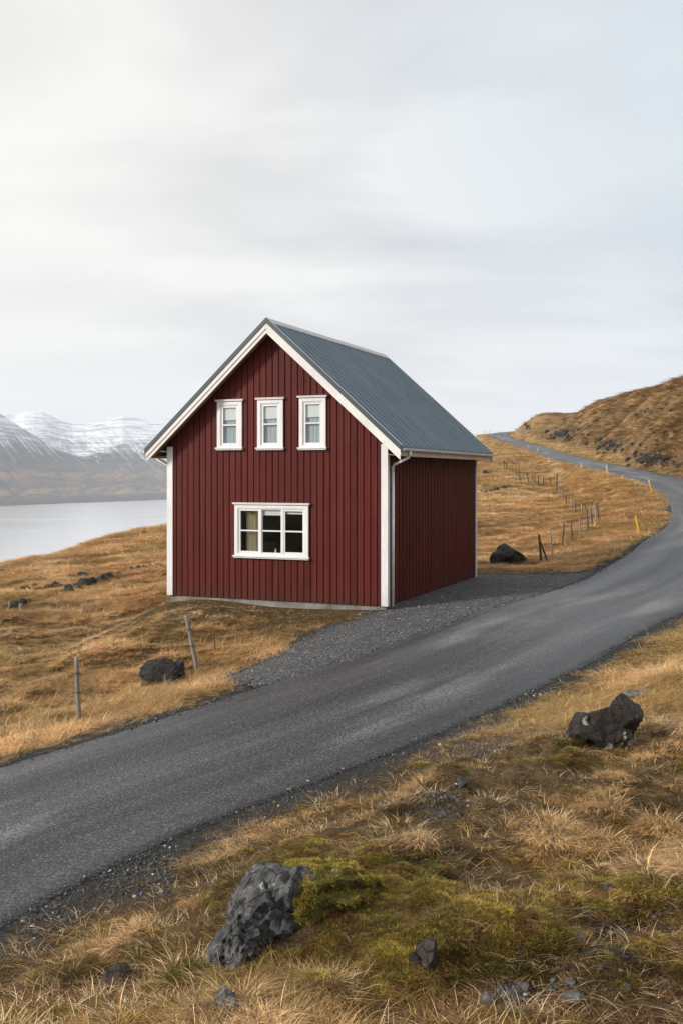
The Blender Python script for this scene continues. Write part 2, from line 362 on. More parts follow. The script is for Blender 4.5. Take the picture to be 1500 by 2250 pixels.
def mat_ground():
    t = NT('hillside_turf'); p = t.pos(); c, b, f = ground_colour(t, p)
    near = t.n('Attribute', attribute_name='near').outputs['Fac']; grv = t.n('Attribute', attribute_name='verge').outputs['Fac']; rk = t.n('Attribute', attribute_name='rocky').outputs['Fac']
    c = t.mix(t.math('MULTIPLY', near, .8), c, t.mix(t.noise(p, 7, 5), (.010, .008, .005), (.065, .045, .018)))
    ht = t.n('Attribute', attribute_name='heath').outputs['Fac']; hs_ = t.noise(t.map(t.map(p, (1, 1, 1), (0, 0, R(14))), (.22, 1.1, 1.4)), .55, 7, .7, .5)
    hc = t.mix(t.ramp(hs_, [(.38, 0.), (.62, 1.)]), (.050, .032, .016), (.36, .22, .095)); hc = t.mix(t.ramp(t.noise(p, .045, 4), [(.45, 0.), (.6, .6)]), hc, t.mix(hs_, (.10, .05, .028), (.26, .145, .085)))
    c = t.mix(t.math('MULTIPLY', ht, .85), c, hc)
    g = t.mix(t.noise(p, 45, 4, .7), (.012, .012, .012), (.09, .09, .092))
    c = t.mix(t.math('MULTIPLY', grv, t.ramp(t.math('ADD', t.noise(p, 2.3, 5), t.math('MULTIPLY', grv, .3)), [(.42, 0.), (.58, 1.)])), c, g)
    rn = t.n('TexNoise', i={'Vector': t.map(t.map(p, (1, 1, 1), (0, 0, R(-25))), (.45, 1.3, 1.6)), 'Scale': .8, 'Detail': 7, 'Roughness': .7}).outputs['Fac']
    c = t.mix(t.math('MULTIPLY', rk, t.ramp(rn, [(.44, 0.), (.50, 1.)])), c, t.mix(t.noise(p, 2.2, 4), (.018, .018, .019), (.08, .078, .075)))
    h = t.math('ADD', b, t.math('MULTIPLY', f, .6)); n2 = t.bump(t.noise(p, 22, 4, .7), .7, .03, t.bump(h, .9, .22))
    t.bsdf(c, .95, n2, **{'Specular IOR Level': .15}); return t.m

# ------------------------------------------------------------------ build the ground
def polar_grid(thetas, radii): T, Rr = np.meshgrid(thetas, radii); return Rr*np.sin(T), Rr*np.cos(T)
th = np.concatenate([np.linspace(-180, -34, 74)[:-1], np.linspace(-34, -22, 40)[:-1], np.linspace(-22, 22, 620)[:-1], np.linspace(22, 34, 40)[:-1], np.linspace(34, 180, 74)])
rr = np.concatenate([[.02, .5, 1.0], np.exp(np.arange(math.log(1.5), math.log(900), .0082))])
gx, gy = polar_grid(np.radians(th), rr)
gz, gD, gZ, gp, gh = land(gx, gy, True)
nr, nc = gx.shape
idx = np.arange(nr*nc).reshape(nr, nc)
Fq = np.stack([idx[:-1, :-1], idx[:-1, 1:], idx[1:, 1:], idx[1:, :-1]], -1).reshape(-1, 4)[:, ::-1]
me = mesh_np('ground', np.stack([gx, gy, gz], -1).reshape(-1, 3), Fq)
def attr(me, name, v, typ='FLOAT', prop='value'):
    a = me.attributes.new(name, typ, 'POINT'); a.data.foreach_set(prop, np.ascontiguousarray(v, np.float32 if typ != 'INT' else np.int32).ravel())
gr = np.hypot(gx, gy)
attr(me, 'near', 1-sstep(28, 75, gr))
attr(me, 'verge', np.clip(1-sstep(W/2+.1, W/2+1.5, gD)*1.0, 0, 1)*np.where(gr < 60, 1, .3)+(1-sstep(0, .5, gp))*.8)
rocky = np.zeros_like(gr)
def ppx(x, y): return CX+F*x/np.maximum(y, .1)
PXG = ppx(gx, gy); PYG = HY-F*(gz-ZC)/np.maximum(gy, .1)
def blob(cx, cy, wx, wy, a=1., rot=0.):
    dx = PXG-cx; dy = PYG-cy; c, s = math.cos(R(rot)), math.sin(R(rot)); u = (dx*c+dy*s)/wx; v = (-dx*s+dy*c)/wy
    return a*np.exp(-(u*u+v*v)*.7)*(gy > 20)
for b_ in ((1232,955,42,12,1.,-15),(1345,978,45,11,1.,-5),(1432,1008,42,16,1.1,5),(1490,1020,20,10,1,0),(1155,945,18,20,.7,-40),(1420,900,60,8,.6,-10),(1200,905,30,4,.6,-20),(1085,1078,35,5,.9,-12),(1215,1083,25,8,.8,0),(1150,1125,60,6,.6,-8),(1205,1110,25,5,.7,0)): rocky = np.maximum(rocky, blob(*b_))
attr(me, 'rocky', np.clip(rocky, 0, 1))
attr(me, 'heath', sstep(.165, .22, gx/np.maximum(gy, .5))*sstep(38, 60, gr)*sstep(.1, 1.6, gz-gZ)*(gy > 0))
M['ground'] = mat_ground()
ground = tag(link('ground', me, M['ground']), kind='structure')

# ------------------------------------------------------------------ road
def mat_road():
    t = NT('asphalt'); p = t.pos(); uv = t.n('Attribute', attribute_name='lane').outputs['Vector']
    st = t.map(uv, (1, .06, 1)); a = t.noise(st, 1.1, 5, .55, .3); a2 = t.noise(t.map(uv, (.6, .10, 1), (0, 0, 0), (3, 7, 0)), 1.0, 4)
    ag = t.noise(p, 30, 5, .85); ag2 = t.noise(p, 120, 2, .7); v = t.n('TexVoronoi', i={'Vector': p, 'Scale': 55., 'Randomness': 1.}).outputs['Distance']
    x = t.n('SeparateXYZ', i={0: uv}).outputs[0]; ed = t.math('ABSOLUTE', x)
    c = t.mix(t.ramp(a, [(.40, 0.), (.62, 1.)]), (.019, .021, .026), (.094, .094, .098))
    c = t.mix(t.ramp(a2, [(.54, 0.), (.66, .9)]), c, (.25, .245, .24))
    c = t.mix(t.ramp(ed, [(1.55/2.6, 0.), (2.1/2.6, .75)]) if False else t.math('MULTIPLY', t.ramp(t.math('ADD', t.math('DIVIDE', ed, 2.6), t.math('MULTIPLY', t.noise(p, 1.5, 4), .14)), [(.66, 0.), (.84, 1.)]), .85), c, (.024, .026, .030))
    c = t.mix(t.ramp(ag, [(.43, .95), (.52, 0.)]), c, (.008, .008, .010))
    c = t.mix(t.ramp(ag, [(.53, 0.), (.62, .5)]), c, (.32, .31, .30))
    cr = t.noise(p, 1.7, 6, .7, 1.5); crk = t.ramp(t.math('ABSOLUTE', t.math('SUBTRACT', cr, .5)), [(.0, .5), (.004, 0.)])
    c = t.mix(crk, c, (.01, .01, .01))
    h = t.math('ADD', ag, t.math('MULTIPLY', v, .4))
    t.bsdf(c, t.math('SUBTRACT', .60, t.math('MULTIPLY', a, .25)), t.bump(h, .9, .012), **{'Specular IOR Level': .5}); return t.m
RS = catmull(CPTS, 40)
T = np.gradient(RS, axis=0)[:, :2]; T /= np.linalg.norm(T, axis=1)[:, None]; Nn = np.stack([-T[:, 1], T[:, 0]], 1)
seglen = np.concatenate([[0], np.cumsum(np.linalg.norm(np.diff(RS[:, :2], axis=0), axis=1))])
cross = np.linspace(-1, 1, 19); rows = []; lane = []
for k, c in enumerate(cross):
    wob = (.05*fbm(seglen*1.1, seglen*0+3+k*0, 4, 44 if c < 0 else 45)+.10*fbm(seglen/6, seglen*0, 2, 46 if c < 0 else 47)) if abs(c) > .95 else 0
    off = c*(W/2)+np.sign(c)*wob*(abs(c) > .95)
    pos = RS[:, :2]+Nn*np.asarray(off)[..., None] if np.ndim(off) else RS[:, :2]+Nn*off
    rr_ = np.hypot(pos[:, 0], pos[:, 1])
    z = RS[:, 2]+.045*(1-c*c)+.012+.004*fbm(pos[:, 0], pos[:, 1], 2, 3)
    rows.append(np.column_stack([pos, z])); lane.append(np.column_stack([np.broadcast_to(off, seglen.shape), seglen, seglen*0]))
# edge skirts
for c in (0, -1):
    q = rows[c].copy(); q[:, 2] -= .35; out = -Nn if c == 0 else Nn; q[:, :2] += out*.12
    if c == 0: rows.insert(0, q); lane.insert(0, lane[0])
    else: rows.append(q); lane.append(lane[-1])
V = np.stack(rows, 1); L_ = np.stack(lane, 1); a, b = V.shape[:2]; idx = np.arange(a*b).reshape(a, b)
Fq = np.stack([idx[:-1, :-1], idx[:-1, 1:], idx[1:, 1:], idx[1:, :-1]], -1).reshape(-1, 4)[:, ::-1]
me = mesh_np('road', V.reshape(-1, 3), Fq[:, ::-1] if False else Fq)
attr(me, 'lane', L_.reshape(-1, 3), 'FLOAT_VECTOR', 'vector')
road = tag(link('road', me, mat_road()), kind='structure')

# ------------------------------------------------------------------ gravel yard
def mat_gravel():
    t = NT('gravel'); p = t.pos(); v = t.n('TexVoronoi', i={'Vector': p, 'Scale': 34., 'Randomness': 1.}); a = t.noise(p, 1.1, 5); f = t.noise(p, 70, 3)
    cell = t.n('SeparateXYZ', i={0: v.outputs['Color']}).outputs[0]
    c = t.ramp(cell, [(0., (.03, .032, .036)), (.5, (.105, .108, .115)), (.85, (.22, .22, .225)), (1., (.38, .37, .355))])
    c = t.mix(t.ramp(v.outputs['Distance'], [(.35, 0.), (.6, .9)]), c, (.008, .008, .009)); c = t.mix(t.ramp(a, [(.45, 0.), (.7, .5)]), c, (.035, .036, .038))
    t.bsdf(c, .85, t.bump(t.math('SUBTRACT', 1.0, v.outputs['Distance']), .9, .02)); return t.m
M['gravel'] = mat_gravel()
st = .06; x0, x1 = PAD[:, 0].min()-.6, PAD[:, 0].max()+.6; y0, y1 = PAD[:, 1].min()-.6, PAD[:, 1].max()+.6
qx, qy = np.meshgrid(np.arange(x0, x1, st), np.arange(y0, y1, st)); qz, qD, qZ, qp, qh = land(qx, qy, True)
under = np.maximum(1-sstep(W/2-.25, W/2+.05, qD), 1-sstep(-.22, .0, qp)); qz = qz+under*(.05+.0012*np.hypot(qx, qy))+.006+.012*fbm(qx*3, qy*3, 3, 61)
keep = (qp < .02) & (qD > W/2-.35) & (qh > -.35)
qz = np.where(qD < W/2+.1, qz-.03, qz)
idx = np.arange(qx.size).reshape(qx.shape); kf = keep[:-1, :-1] & keep[1:, :-1] & keep[:-1, 1:] & keep[1:, 1:]
Fq = np.stack([idx[:-1, :-1], idx[:-1, 1:], idx[1:, 1:], idx[1:, :-1]], -1)[kf]
used, inv = np.unique(Fq, return_inverse=True); Fq = inv.reshape(-1, 4)
me = mesh_np('gravel_yard', np.stack([qx, qy, qz], -1).reshape(-1, 3)[used], Fq)
tag(link('gravel_yard', me, M['gravel']), kind='structure')

# ------------------------------------------------------------------ scatter through geometry nodes
HIDDEN = {}
def scatter(name, protos, P, rot, scl, idx, tint, kind='stuff'):
    col = bpy.data.collections.new(name+'_kit')
    for i, me in enumerate(protos):
        o = bpy.data.objects.new('%s_piece_%02d' % (name, i), me); col.objects.link(o)
    me = bpy.data.meshes.new(name); me.vertices.add(len(P)); me.vertices.foreach_set('co', np.ascontiguousarray(P, np.float32).ravel())
    attr(me, 'rot', rot, 'FLOAT_VECTOR', 'vector'); attr(me, 'scl', scl, 'FLOAT_VECTOR', 'vector'); attr(me, 'idx', idx, 'INT')
    c = np.column_stack([tint, np.ones(len(P))]); attr(me, 'tint', c, 'FLOAT_COLOR', 'color')
    o = link(name, me); tag(o, kind=kind)
    g = bpy.data.node_groups.new(name+'_nodes', 'GeometryNodeTree')
    g.interface.new_socket('Geometry', in_out='INPUT', socket_type='NodeSocketGeometry'); g.interface.new_socket('Geometry', in_out='OUTPUT', socket_type='NodeSocketGeometry')
    gi = g.nodes.new('NodeGroupInput'); go = g.nodes.new('NodeGroupOutput'); ip = g.nodes.new('GeometryNodeInstanceOnPoints'); ci = g.nodes.new('GeometryNodeCollectionInfo')
    ci.inputs[0].default_value = col; ci.inputs['Separate Children'].default_value = True; ci.inputs['Reset Children'].default_value = True
    def at(nm, typ):
        a = g.nodes.new('GeometryNodeInputNamedAttribute'); a.data_type = typ; a.inputs['Name'].default_value = nm; return a.outputs[0]
    L = g.links.new
    mp = g.nodes.new('GeometryNodeMeshToPoints'); L(gi.outputs[0], mp.inputs[0]); L(mp.outputs[0], ip.inputs['Points']); L(ci.outputs[0], ip.inputs['Instance']); ip.inputs['Pick Instance'].default_value = True
    L(at('idx', 'INT'), ip.inputs['Instance Index']); e2r = g.nodes.new('FunctionNodeEulerToRotation'); L(at('rot', 'FLOAT_VECTOR'), e2r.inputs[0]); L(e2r.outputs[0], ip.inputs['Rotation']); L(at('scl', 'FLOAT_VECTOR'), ip.inputs['Scale'])
    L(ip.outputs[0], go.inputs[0])
    md = o.modifiers.new('scatter', 'NODES'); md.node_group = g
    return o
def mat_blade(name, tl=.35):
    t = NT(name); c = t.n('Attribute', attribute_type='INSTANCER', attribute_name='tint').outputs['Color']; p = t.n('Attribute', attribute_name='bl').outputs['Color']
    s = t.n('SeparateColor', i={0: p}); c = t.mix(1., c, t.mix(s.outputs[0], (.34, .32, .30), (1.9, 1.87, 1.8)), 'MULTIPLY')
    c = t.mix(t.ramp(s.outputs[1], [(.0, .65), (.45, 0.)]), c, t.mix(1., c, (.42, .36, .30), 'MULTIPLY')); c = t.mix(t.math('MULTIPLY', s.outputs[1], .35), c, t.mix(1., c, (1.15, .85, .6), 'MULTIPLY'))  # roots darker: dead base colour plus occlusion painted into the tint
    d = t.n('BsdfPrincipled', i={'Base Color': c, 'Roughness': .6, 'Specular IOR Level': .25}); e = t.n('BsdfTranslucent', i={'Color': c}); mx = t.n('MixShader', i={0: tl})
    t.t.links.new(d.outputs[0], mx.inputs[1]); t.t.links.new(e.outputs[0], mx.inputs[2]); t.t.links.new(mx.outputs[0], t.out.inputs[0]); return t.m
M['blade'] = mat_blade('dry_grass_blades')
def clump(name, nb, rad, ln, lean, wind, width, seed, seg=4, curl=1.0, mat=None):
    if name == 'g': nb = int(nb*.72); width *= 1.45
    """one tuft: nb arched blades; lean = outward spread, wind = droop along +x"""
    rg = np.random.default_rng(seed)
    a = rg.uniform(0, 2*np.pi, nb); q = rad*np.sqrt(rg.uniform(0, 1, nb)); base = np.stack([q*np.cos(a), q*np.sin(a), np.full(nb, -.02)], 1)
    if name == 'm': base[:, 2] = .055*(1-(q/rad)**2)-.012
    L = rg.uniform(ln[0], ln[1], nb); da = a+rg.normal(0, .7, nb); el = rg.uniform(.15, 1.0, nb)*lean
    d0 = np.stack([np.cos(da)*np.sin(el), np.sin(da)*np.sin(el), np.cos(el)], 1); d0[:, 0] += wind*rg.uniform(.5, 1.3, nb); d0 /= np.linalg.norm(d0, axis=1)[:, None]
    hd = d0.copy(); hd[:, 2] = 0; hd /= np.linalg.norm(hd, axis=1)[:, None]+1e-6
    side = np.stack([-hd[:, 1], hd[:, 0], np.zeros(nb)], 1); tw = rg.normal(0, .35, nb); bend = rg.uniform(.5, 1.7, nb)*curl
    V = []; p = base.copy(); d = d0.copy()
    wd = width*rg.uniform(.6, 1.3, nb)
    for k in range(seg+1):
        t = k/seg; w = wd*(1-t*.92)
        sd = side+.5*np.stack([np.zeros(nb), np.zeros(nb), rg.normal(0, 1, nb)*.2+.2], 1)
        V.append(np.stack([p-sd*w[:, None]/2, p+sd*w[:, None]/2], 1))
        p = p+d*(L/seg)[:, None]
        d = d+hd*(bend*.35)[:, None]-np.array([0, 0, 1])*(bend*.42)[:, None]+side*(tw*.25)[:, None]; d /= np.linalg.norm(d, axis=1)[:, None]
        d[:, 2] = np.maximum(d[:, 2], -.55); p[:, 2] = np.maximum(p[:, 2], (.0 if k else -.02) if name != 'm' else -.01)
    V = np.stack(V, 1)  # nb, seg+1, 2, 3
    idx = np.arange(nb*(seg+1)*2).reshape(nb, seg+1, 2)
    Fq = np.stack([idx[:, :-1, 0], idx[:, :-1, 1], idx[:, 1:, 1], idx[:, 1:, 0]], -1).reshape(-1, 4)
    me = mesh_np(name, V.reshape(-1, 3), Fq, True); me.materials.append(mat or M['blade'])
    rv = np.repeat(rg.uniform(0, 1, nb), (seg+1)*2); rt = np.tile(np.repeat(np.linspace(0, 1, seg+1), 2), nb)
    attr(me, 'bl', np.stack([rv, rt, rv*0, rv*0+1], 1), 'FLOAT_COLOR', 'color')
    return me
tufts = [clump('g', 70, .13, (.14, .34), .9, .9, .0048, 1), clump('g', 80, .15, (.12, .30), 1.0, 1.2, .0045, 2), clump('g', 60, .10, (.18, .42), .9, .5, .005, 3),
         clump('g', 46, .06, (.22, .50), .85, .25, .0052, 4, curl=1.3), clump('g', 90, .20, (.08, .2), 1.2, 1.0, .0045, 5), clump('g', 34, .16, (.25, .5), 1.15, .4, .0042, 6, curl=.7)]
litter = [clump('l', 34, .20, (.10, .26), 1.75, 0, .006, 31, 4, curl=.25), clump('l', 30, .18, (.12, .32), 1.6, .3, .0055, 32, 4, curl=.5)]
mossy = [clump('m', 340, .10, (.012, .035), 1.3, .0, .006, 11, 2), clump('m', 420, .14, (.012, .04), 1.3, .1, .006, 12, 2), clump('m', 260, .12, (.02, .07), 1.2, .2, .005, 13, 3)]
protos = tufts+mossy
wide = [clump('w', 60, .45, (.35, .9), 1.05, 1.1, .022, 21, 3), clump('w', 60, .5, (.3, .8), 1.1, 1.4, .024, 22, 3), clump('w', 46, .35, (.4, 1.0), .95, .7, .022, 23, 3)]
protos = protos+wide+litter
STRAW = np.array([.72, .515, .265]); OCHRE = np.array([.52, .34, .130]); RUST = np.array([.26, .140, .052]); PALE = np.array([.85, .69, .44]); GREEN = np.array([.12, .122, .026]); YG = np.array([.36, .29, .055]); DARK = np.array([.075, .045, .02])
ROCKS = []                       # (x, y, radius) kept free of grass, filled in below
def grass_points(n_, rmin, rmax, tlo=-25, thi=25):
    """roughly even in the picture: uniform in angle and log distance"""
    t = RNG.uniform(R(tlo), R(thi), n_); r = np.exp(RNG.uniform(math.log(rmin), math.log(rmax), n_)); return r*np.sin(t), r*np.cos(t)
def normals(x, y, e=.15):
    zx = (land(x+e, y)-land(x-e, y))/(2*e); zy = (land(x, y+e)-land(x, y-e))/(2*e); return zx, zy
def build_grass():
    X = []; Y = []; Kd = []
    for n_, a, b, k in ((66000, 4.0, 16, 0), (11000, 4.0, 16, 2), (66000, 15, 38, 0), (60000, 36, 110, 1), (34000, 100, 290, 1)):
        x, y = grass_points(n_, a, b, *((-42, 42) if a < 10 else (-33, 33) if a < 30 else (-25, 25))); X.append(x); Y.append(y); Kd.append(np.full(n_, k))
    x = np.concatenate(X); y = np.concatenate(Y); kd = np.concatenate(Kd)
    z, D, Z, ps, hs = land(x, y, True); r = np.hypot(x, y)
    patch = fbm(x/1.7, y/1.7, 3, 71); big = fbm(x/7, y/7, 3, 72); fine = fbm(x/.45, y/.45, 2, 73); rustn = fbm(x/4.5, y/4.5, 3, 74)
    px_ = ppx(x, y); py_ = HY-F*(z-ZC)/y
    hm = .75*fbm(x/1.2, y/1.2, 2, 21)+.35*fbm(x/.4, y/.4, 2, 22)
    zone = np.exp(-(((px_-1080)/260)**2+((py_-1660)/110)**2))*.35+np.exp(-(((px_-1150)/480)**2+((py_-2080)/150)**2))*.42+np.exp(-(((px_-420)/240)**2+((py_-1930)/90)**2))*.3+np.exp(-(((px_-800)/210)**2+((py_-1985)/120)**2))*.8-np.exp(-(((px_-1380)/200)**2+((py_-1560)/90)**2))*.3
    moss = sstep(.0, .28, (r < 16)*(zone*1.5+.05)+.35*fbm(x/.8+40, y/.8, 2, 95)*(r < 16)+ fbm(x/2.3, y/2.3, 3, 75)+.12*(x > 2)*(y < 10)+np.where(D < W/2+1.6, .15, 0)-np.where((r > 15), .22, 0)-.9*hm)
    ed = D-W/2-.22*fine
    dens = np.ones(len(x))
    dens *= sstep(.0, .55+.5*(patch > 0), ed+.12*patch)
    dens *= np.where(r < 16, sstep(-.35, .35, ed-.08+.9*patch+.3*fine), 1)
    dens *= (ps > .12+.25*fine)
    dens *= (hs > .08)
    near = r < 16
    dens = np.where(near, dens*sstep(-.30, .14, patch*.6+.7*hm+.5*fine+.02-zone*.35), dens*sstep(-1.0, -.35, patch))
    # bare, stony gullies of the near verge
    px = ppx(x, y); py = HY-F*(z-ZC)/y
    def hole(cx, cy, wx, wy, s): return 1-s*np.exp(-(((px-cx)/wx)**2+((py-cy)/wy)**2))
    for h in ((1080,1650,110,60,.92),(960,1760,100,45,.9),(1180,1590,70,30,.7),(820,1830,60,25,.6),(560,1880,50,25,.6),(330,1920,110,60,.6),(120,2020,60,40,.6),(1330,2080,110,60,.75),(1150,2190,90,40,.8),(1050,1900,60,30,.4),(470,2190,40,50,.4),(560,1470,50,18,.8)): dens *= hole(*h)
    for rx, ry, q in ROCKS: dens *= (np.hypot(x-rx, y-ry) > q)
    dens = np.where(kd == 2, (ed > .15)*(hs > .3)*.9, dens)
    for rx, ry, q in ROCKS: dens *= (np.hypot(x-rx, y-ry) > q*.8)
    keep = RNG.uniform(0, 1, len(x)) < dens
    # rocks on the far slope keep their faces bare
    for b_ in ((1232,955,36,8),(1345,978,34,7),(1432,1008,32,11)): keep &= ~((((px-b_[0])/b_[2])**2+((py-b_[1])/b_[3])**2 < .8) & (RNG.uniform(0, 1, len(x)) < .8))
    ix = np.where(keep)[0]; x, y, z, kd, r, patch, big, fine, rustn, moss, ed, px, py, hm, D_, Z_, zone = [v[ix] for v in (x, y, z, kd, r, patch, big, fine, rustn, moss, ed, px, py, hm, D, Z, zone)]
    n_ = len(x); u = RNG.uniform(0, 1, n_)
    is_l = kd == 2; is_m = (kd == 0) & (u < moss*.86)
    idx = np.where(kd == 0, RNG.choice([0, 0, 0, 1, 1, 1, 2, 4, 4, 4, 5, 3], n_), 9+RNG.integers(0, 3, n_)); idx = np.where(is_l, 12+RNG.integers(0, 2, n_), idx); idx = np.where(is_m, 6+RNG.integers(0, 3, n_), idx)
    # colour by patch
    w1 = sstep(-.35, .45, big+.3*fine+.9*hm)[:, None]; c = OCHRE*(1-w1)+STRAW*w1
    w = sstep(.1, .5, rustn)[:, None]*.75; c = c*(1-w)+RUST*w
    w = sstep(.1, .5, patch*.5+hm)[:, None]*.6; c = c*(1-w)+PALE*w
    w = sstep(0, -.4, hm)[:, None]*.45; c = c*(1-w)+RUST*.6*w
    w = (moss*.45)[:, None]; c = c*(1-w)+YG*w
    gn = sstep(.28, .5, fbm(x/5+90, y/2.6, 3, 78))[:, None]*.6; c = c*(1-gn)+YG*.8*gn
    mt_ = np.clip(.5+1.1*fbm(x/.6, y/.6, 2, 91)+RNG.normal(0, .15, n_), 0, 1)[:, None]; mc = GREEN+(YG-GREEN)*mt_; mc = mc*(1+.5*np.clip(hm, -1, 1))[:, None]; rb = (RNG.uniform(0, 1, n_) < .25)[:, None]; mc = np.where(rb, RUST*.8, mc); c = np.where(is_m[:, None], mc, c)
    dk = (RNG.uniform(0, 1, n_) < np.where(r < 16, .20, .08))[:, None]; c = np.where(dk, DARK*1.2+c*.15, c)
    lc = np.where(RNG.uniform(0, 1, (n_, 1)) < .3, PALE*.9, np.where(RNG.uniform(0, 1, (n_, 1)) < .5, RUST*.7, DARK*1.6)); c = np.where(is_l[:, None], lc, c)
    zt_ = (np.clip(zone, 0, .6)*(r < 16)*~is_m)[:, None]; c = c*(1-.75*zt_)+np.array([.16, .085, .03])*.4*zt_
    nearroad = sstep(.9, .1, ed)[:, None]*.45; c = c*(1-nearroad)+np.array([.17, .125, .04])*nearroad
    c = c*RNG.uniform(.6, 1.3, (n_, 1))
    s = np.where(kd == 0, RNG.uniform(.45, 1.0, n_)*(1+.35*np.clip(hm, -.6, .8))*np.where(r < 16, .74, 1.), RNG.uniform(.55, 1.1, n_)*np.clip(.45+r/130, .5, 1.6))
    s = np.where((kd == 0) & (r > 15), s*1.15, s); s = np.where(is_m, s*1.2, s)
    s = np.where(is_l, RNG.uniform(.6, 1.2, n_), s)
    s *= np.where(is_m, 1, 1-.55*np.clip(zone, 0, .8)*(r < 16))
    s *= np.where(ed < .5, .6, 1); s *= np.where(house_sd(x, y) < 2.2, .55, 1)
    # smooth lawn in front of the gable, long bleached grass on the left
    short = sstep(4.5, 1.5, house_sd(x, y)); s *= 1-.45*short
    zx, zy = normals(x, y); ang = R(205)+2.2*fbm(x/1.6, y/1.6, 2, 79)+RNG.normal(0, .5, n_)+np.where(is_l, RNG.uniform(0, 6.28, n_), 0)
    # lay the tuft on the slope: small tilt
    rot = np.stack([np.arctan(zy)*.8, -np.arctan(zx)*.8, ang], 1); rot = np.stack([rot[:, 0]*0, rot[:, 1]*0, ang], 1)
    sl = np.stack([s, s, s*RNG.uniform(.7, 1.1, n_)*np.where(kd == 1, .55, np.where(kd == 2, .6, .85))], 1)
    hill = sstep(.17, .24, x/y)*sstep(40, 60, r)*(D_ > W/2)*sstep(.0, 1.5, z-Z_); hh = hill[:, None]; up = sstep(925, 890, py+(px-1300)*.15)[:, None]; hc = c*(.48+.32*sstep(-.2, .4, patch)[:, None]); hc = hc*(1-.6*up)+.6*up*np.array([.30, .165, .075]); c = c*(1-hh)+hc*hh
    gold = (1-hh)*(r > 14)[:, None]*.30; c = c*(1-gold)+np.array([.84, .63, .36])*gold*(.75+.5*RNG.uniform(0, 1, (n_, 1)))
    m = ~is_m
    print('grass', m.sum(), 'moss', is_m.sum())
    tag(scatter('grass', protos, np.stack([x, y, z-.005], 1)[m], rot[m], sl[m], idx[m], np.clip(c[m], 0, 1)), 'dry straw coloured tussock grass covering the hillside around the road', 'grass', kind='stuff')
    tag(scatter('moss', protos, np.stack([x, y, z], 1)[is_m], rot[is_m], sl[is_m], idx[is_m], np.clip(c[is_m], 0, 1)), 'green and rusty moss cushions low among the grass tufts', 'moss', kind='stuff')

# ------------------------------------------------------------------ rocks
def rock_mesh(name, seed, size, planes=14, cut=(.55, .9), rough=.06, sub=4, freq=2.2, squash=None, mat=None, pits=0):
    bm = bmesh.new(); bmesh.ops.create_icosphere(bm, subdivisions=sub, radius=1.0)
    rg = random.Random(seed); pl = []
    for _ in range(planes):
        v = Vector((rg.gauss(0, 1), rg.gauss(0, 1), rg.gauss(0, .9))).normalized(); pl.append((v, rg.uniform(*cut)))
    off = Vector((seed*3.7, seed*1.3, seed*2.1))
    for v in bm.verts:
        p = v.co.copy()
        for nn, c in pl:
            d = p.dot(nn)-c
            if d > 0: p -= nn*d*.97
        q = p*freq+off; d = mnoise.fractal(q, 1.0, 2.1, 5)*rough+abs(mnoise.noise(q*.7))*rough*.8
        if sub >= 5: d += (1-abs(mnoise.fractal(p*3.1+off*1.7, 1.0, 2.2, 6))*2.4)*rough*.55-rough*.4
        if pits:
            cd = mnoise.voronoi(Vector((p.x*3.6, p.y*3.6, p.z*4.6))+off+.25*Vector((mnoise.noise(p*5), mnoise.noise(p*5+off), 0)))[0][0]; d -= pits*max(0, .30-cd)*1.9*max(0, min(1, mnoise.noise(p*1.4+off)*3+.6))
        p += p.normalized()*d
        v.co = Vector((p.x*size[0], p.y*size[1], p.z*size[2]))
    me = bpy.data.meshes.new(name); bm.to_mesh(me); bm.free()
    for f in me.polygons: f.use_smooth = True
    me.materials.append(mat); me.set_sharp_from_angle(angle=R(34)); return me
def fuse(o, vox):
    m = o.modifiers.new('fuse', 'REMESH'); m.mode = 'VOXEL'; m.voxel_size = vox; m.use_smooth_shade = False
def chunk_boulder(name, px, py, chunks, mat, label, clear=.5, rough=.07):
    g = G(px, py); k = g.y/F; bm = bmesh.new()
    for cx, cy, w, h, dep, sd, rot in chunks:
        me = rock_mesh('c', sd, (w*k*.74, dep*k*.74, h*k*.74), planes=12, cut=(.5, .82), rough=rough, sub=5, mat=mat); b2 = bmesh.new(); b2.from_mesh(me)
        bmesh.ops.rotate(b2, verts=b2.verts, matrix=Matrix.Rotation(rot, 3, 'Y')); bmesh.ops.translate(b2, verts=b2.verts, vec=((cx-px)*k, .25*dep*k, (py-cy-7)*k)); tm = bpy.data.meshes.new('c'); b2.to_mesh(tm); b2.free(); bm.from_mesh(tm)
    me = bpy.data.meshes.new(name); bm.to_mesh(me); bm.free(); me.materials.append(mat); o = link(name, me); o.location = g; fuse(o, 2.2*k); tag(o, label, 'boulder'); ROCKS.append((g.x, g.y+.2*k*100, clear)); return o
def rock(name, px, py, seed, wpx, hpx, mat, label, cat='rock', group=None, depth=None, sink=.25, rz=0, tilt=(0, 0), sub=4, clear=.8, parent=None, **kw):
    """px, py: middle of its foot in the photograph; wpx, hpx its size there"""
    g = G(px, py); w = wpx/F*g.y/2; h = hpx/F*g.y
    dp = depth if depth else w*.8
    s = (w*1.12, dp*1.1, h/(2-sink*2)*1.35)
    me = rock_mesh(name, seed, s, mat=mat, sub=sub, **kw); o = link(name, me)
    # rest it: lowest part sunk in the turf
    zs = [v.co.z for v in me.vertices]; top = max(zs); o.location = (g.x, g.y+dp*.5, g.z+h-top*math.cos(tilt[0]))
    o.rotation_euler = (tilt[0], tilt[1], rz); tag(o, label, cat, group); ROCKS.append((g.x, g.y+dp*.5, max(w, .0)*clear)); return o
chunk_boulder('boulder', 362, 1496, [(352,1474,64,52,62,3,.1),(382,1476,46,46,54,7,.3),(336,1484,36,34,42,12,0)], M['basalt'], 'black mossy boulder in the grass beside the leaning fence post', .42, rough=.1)
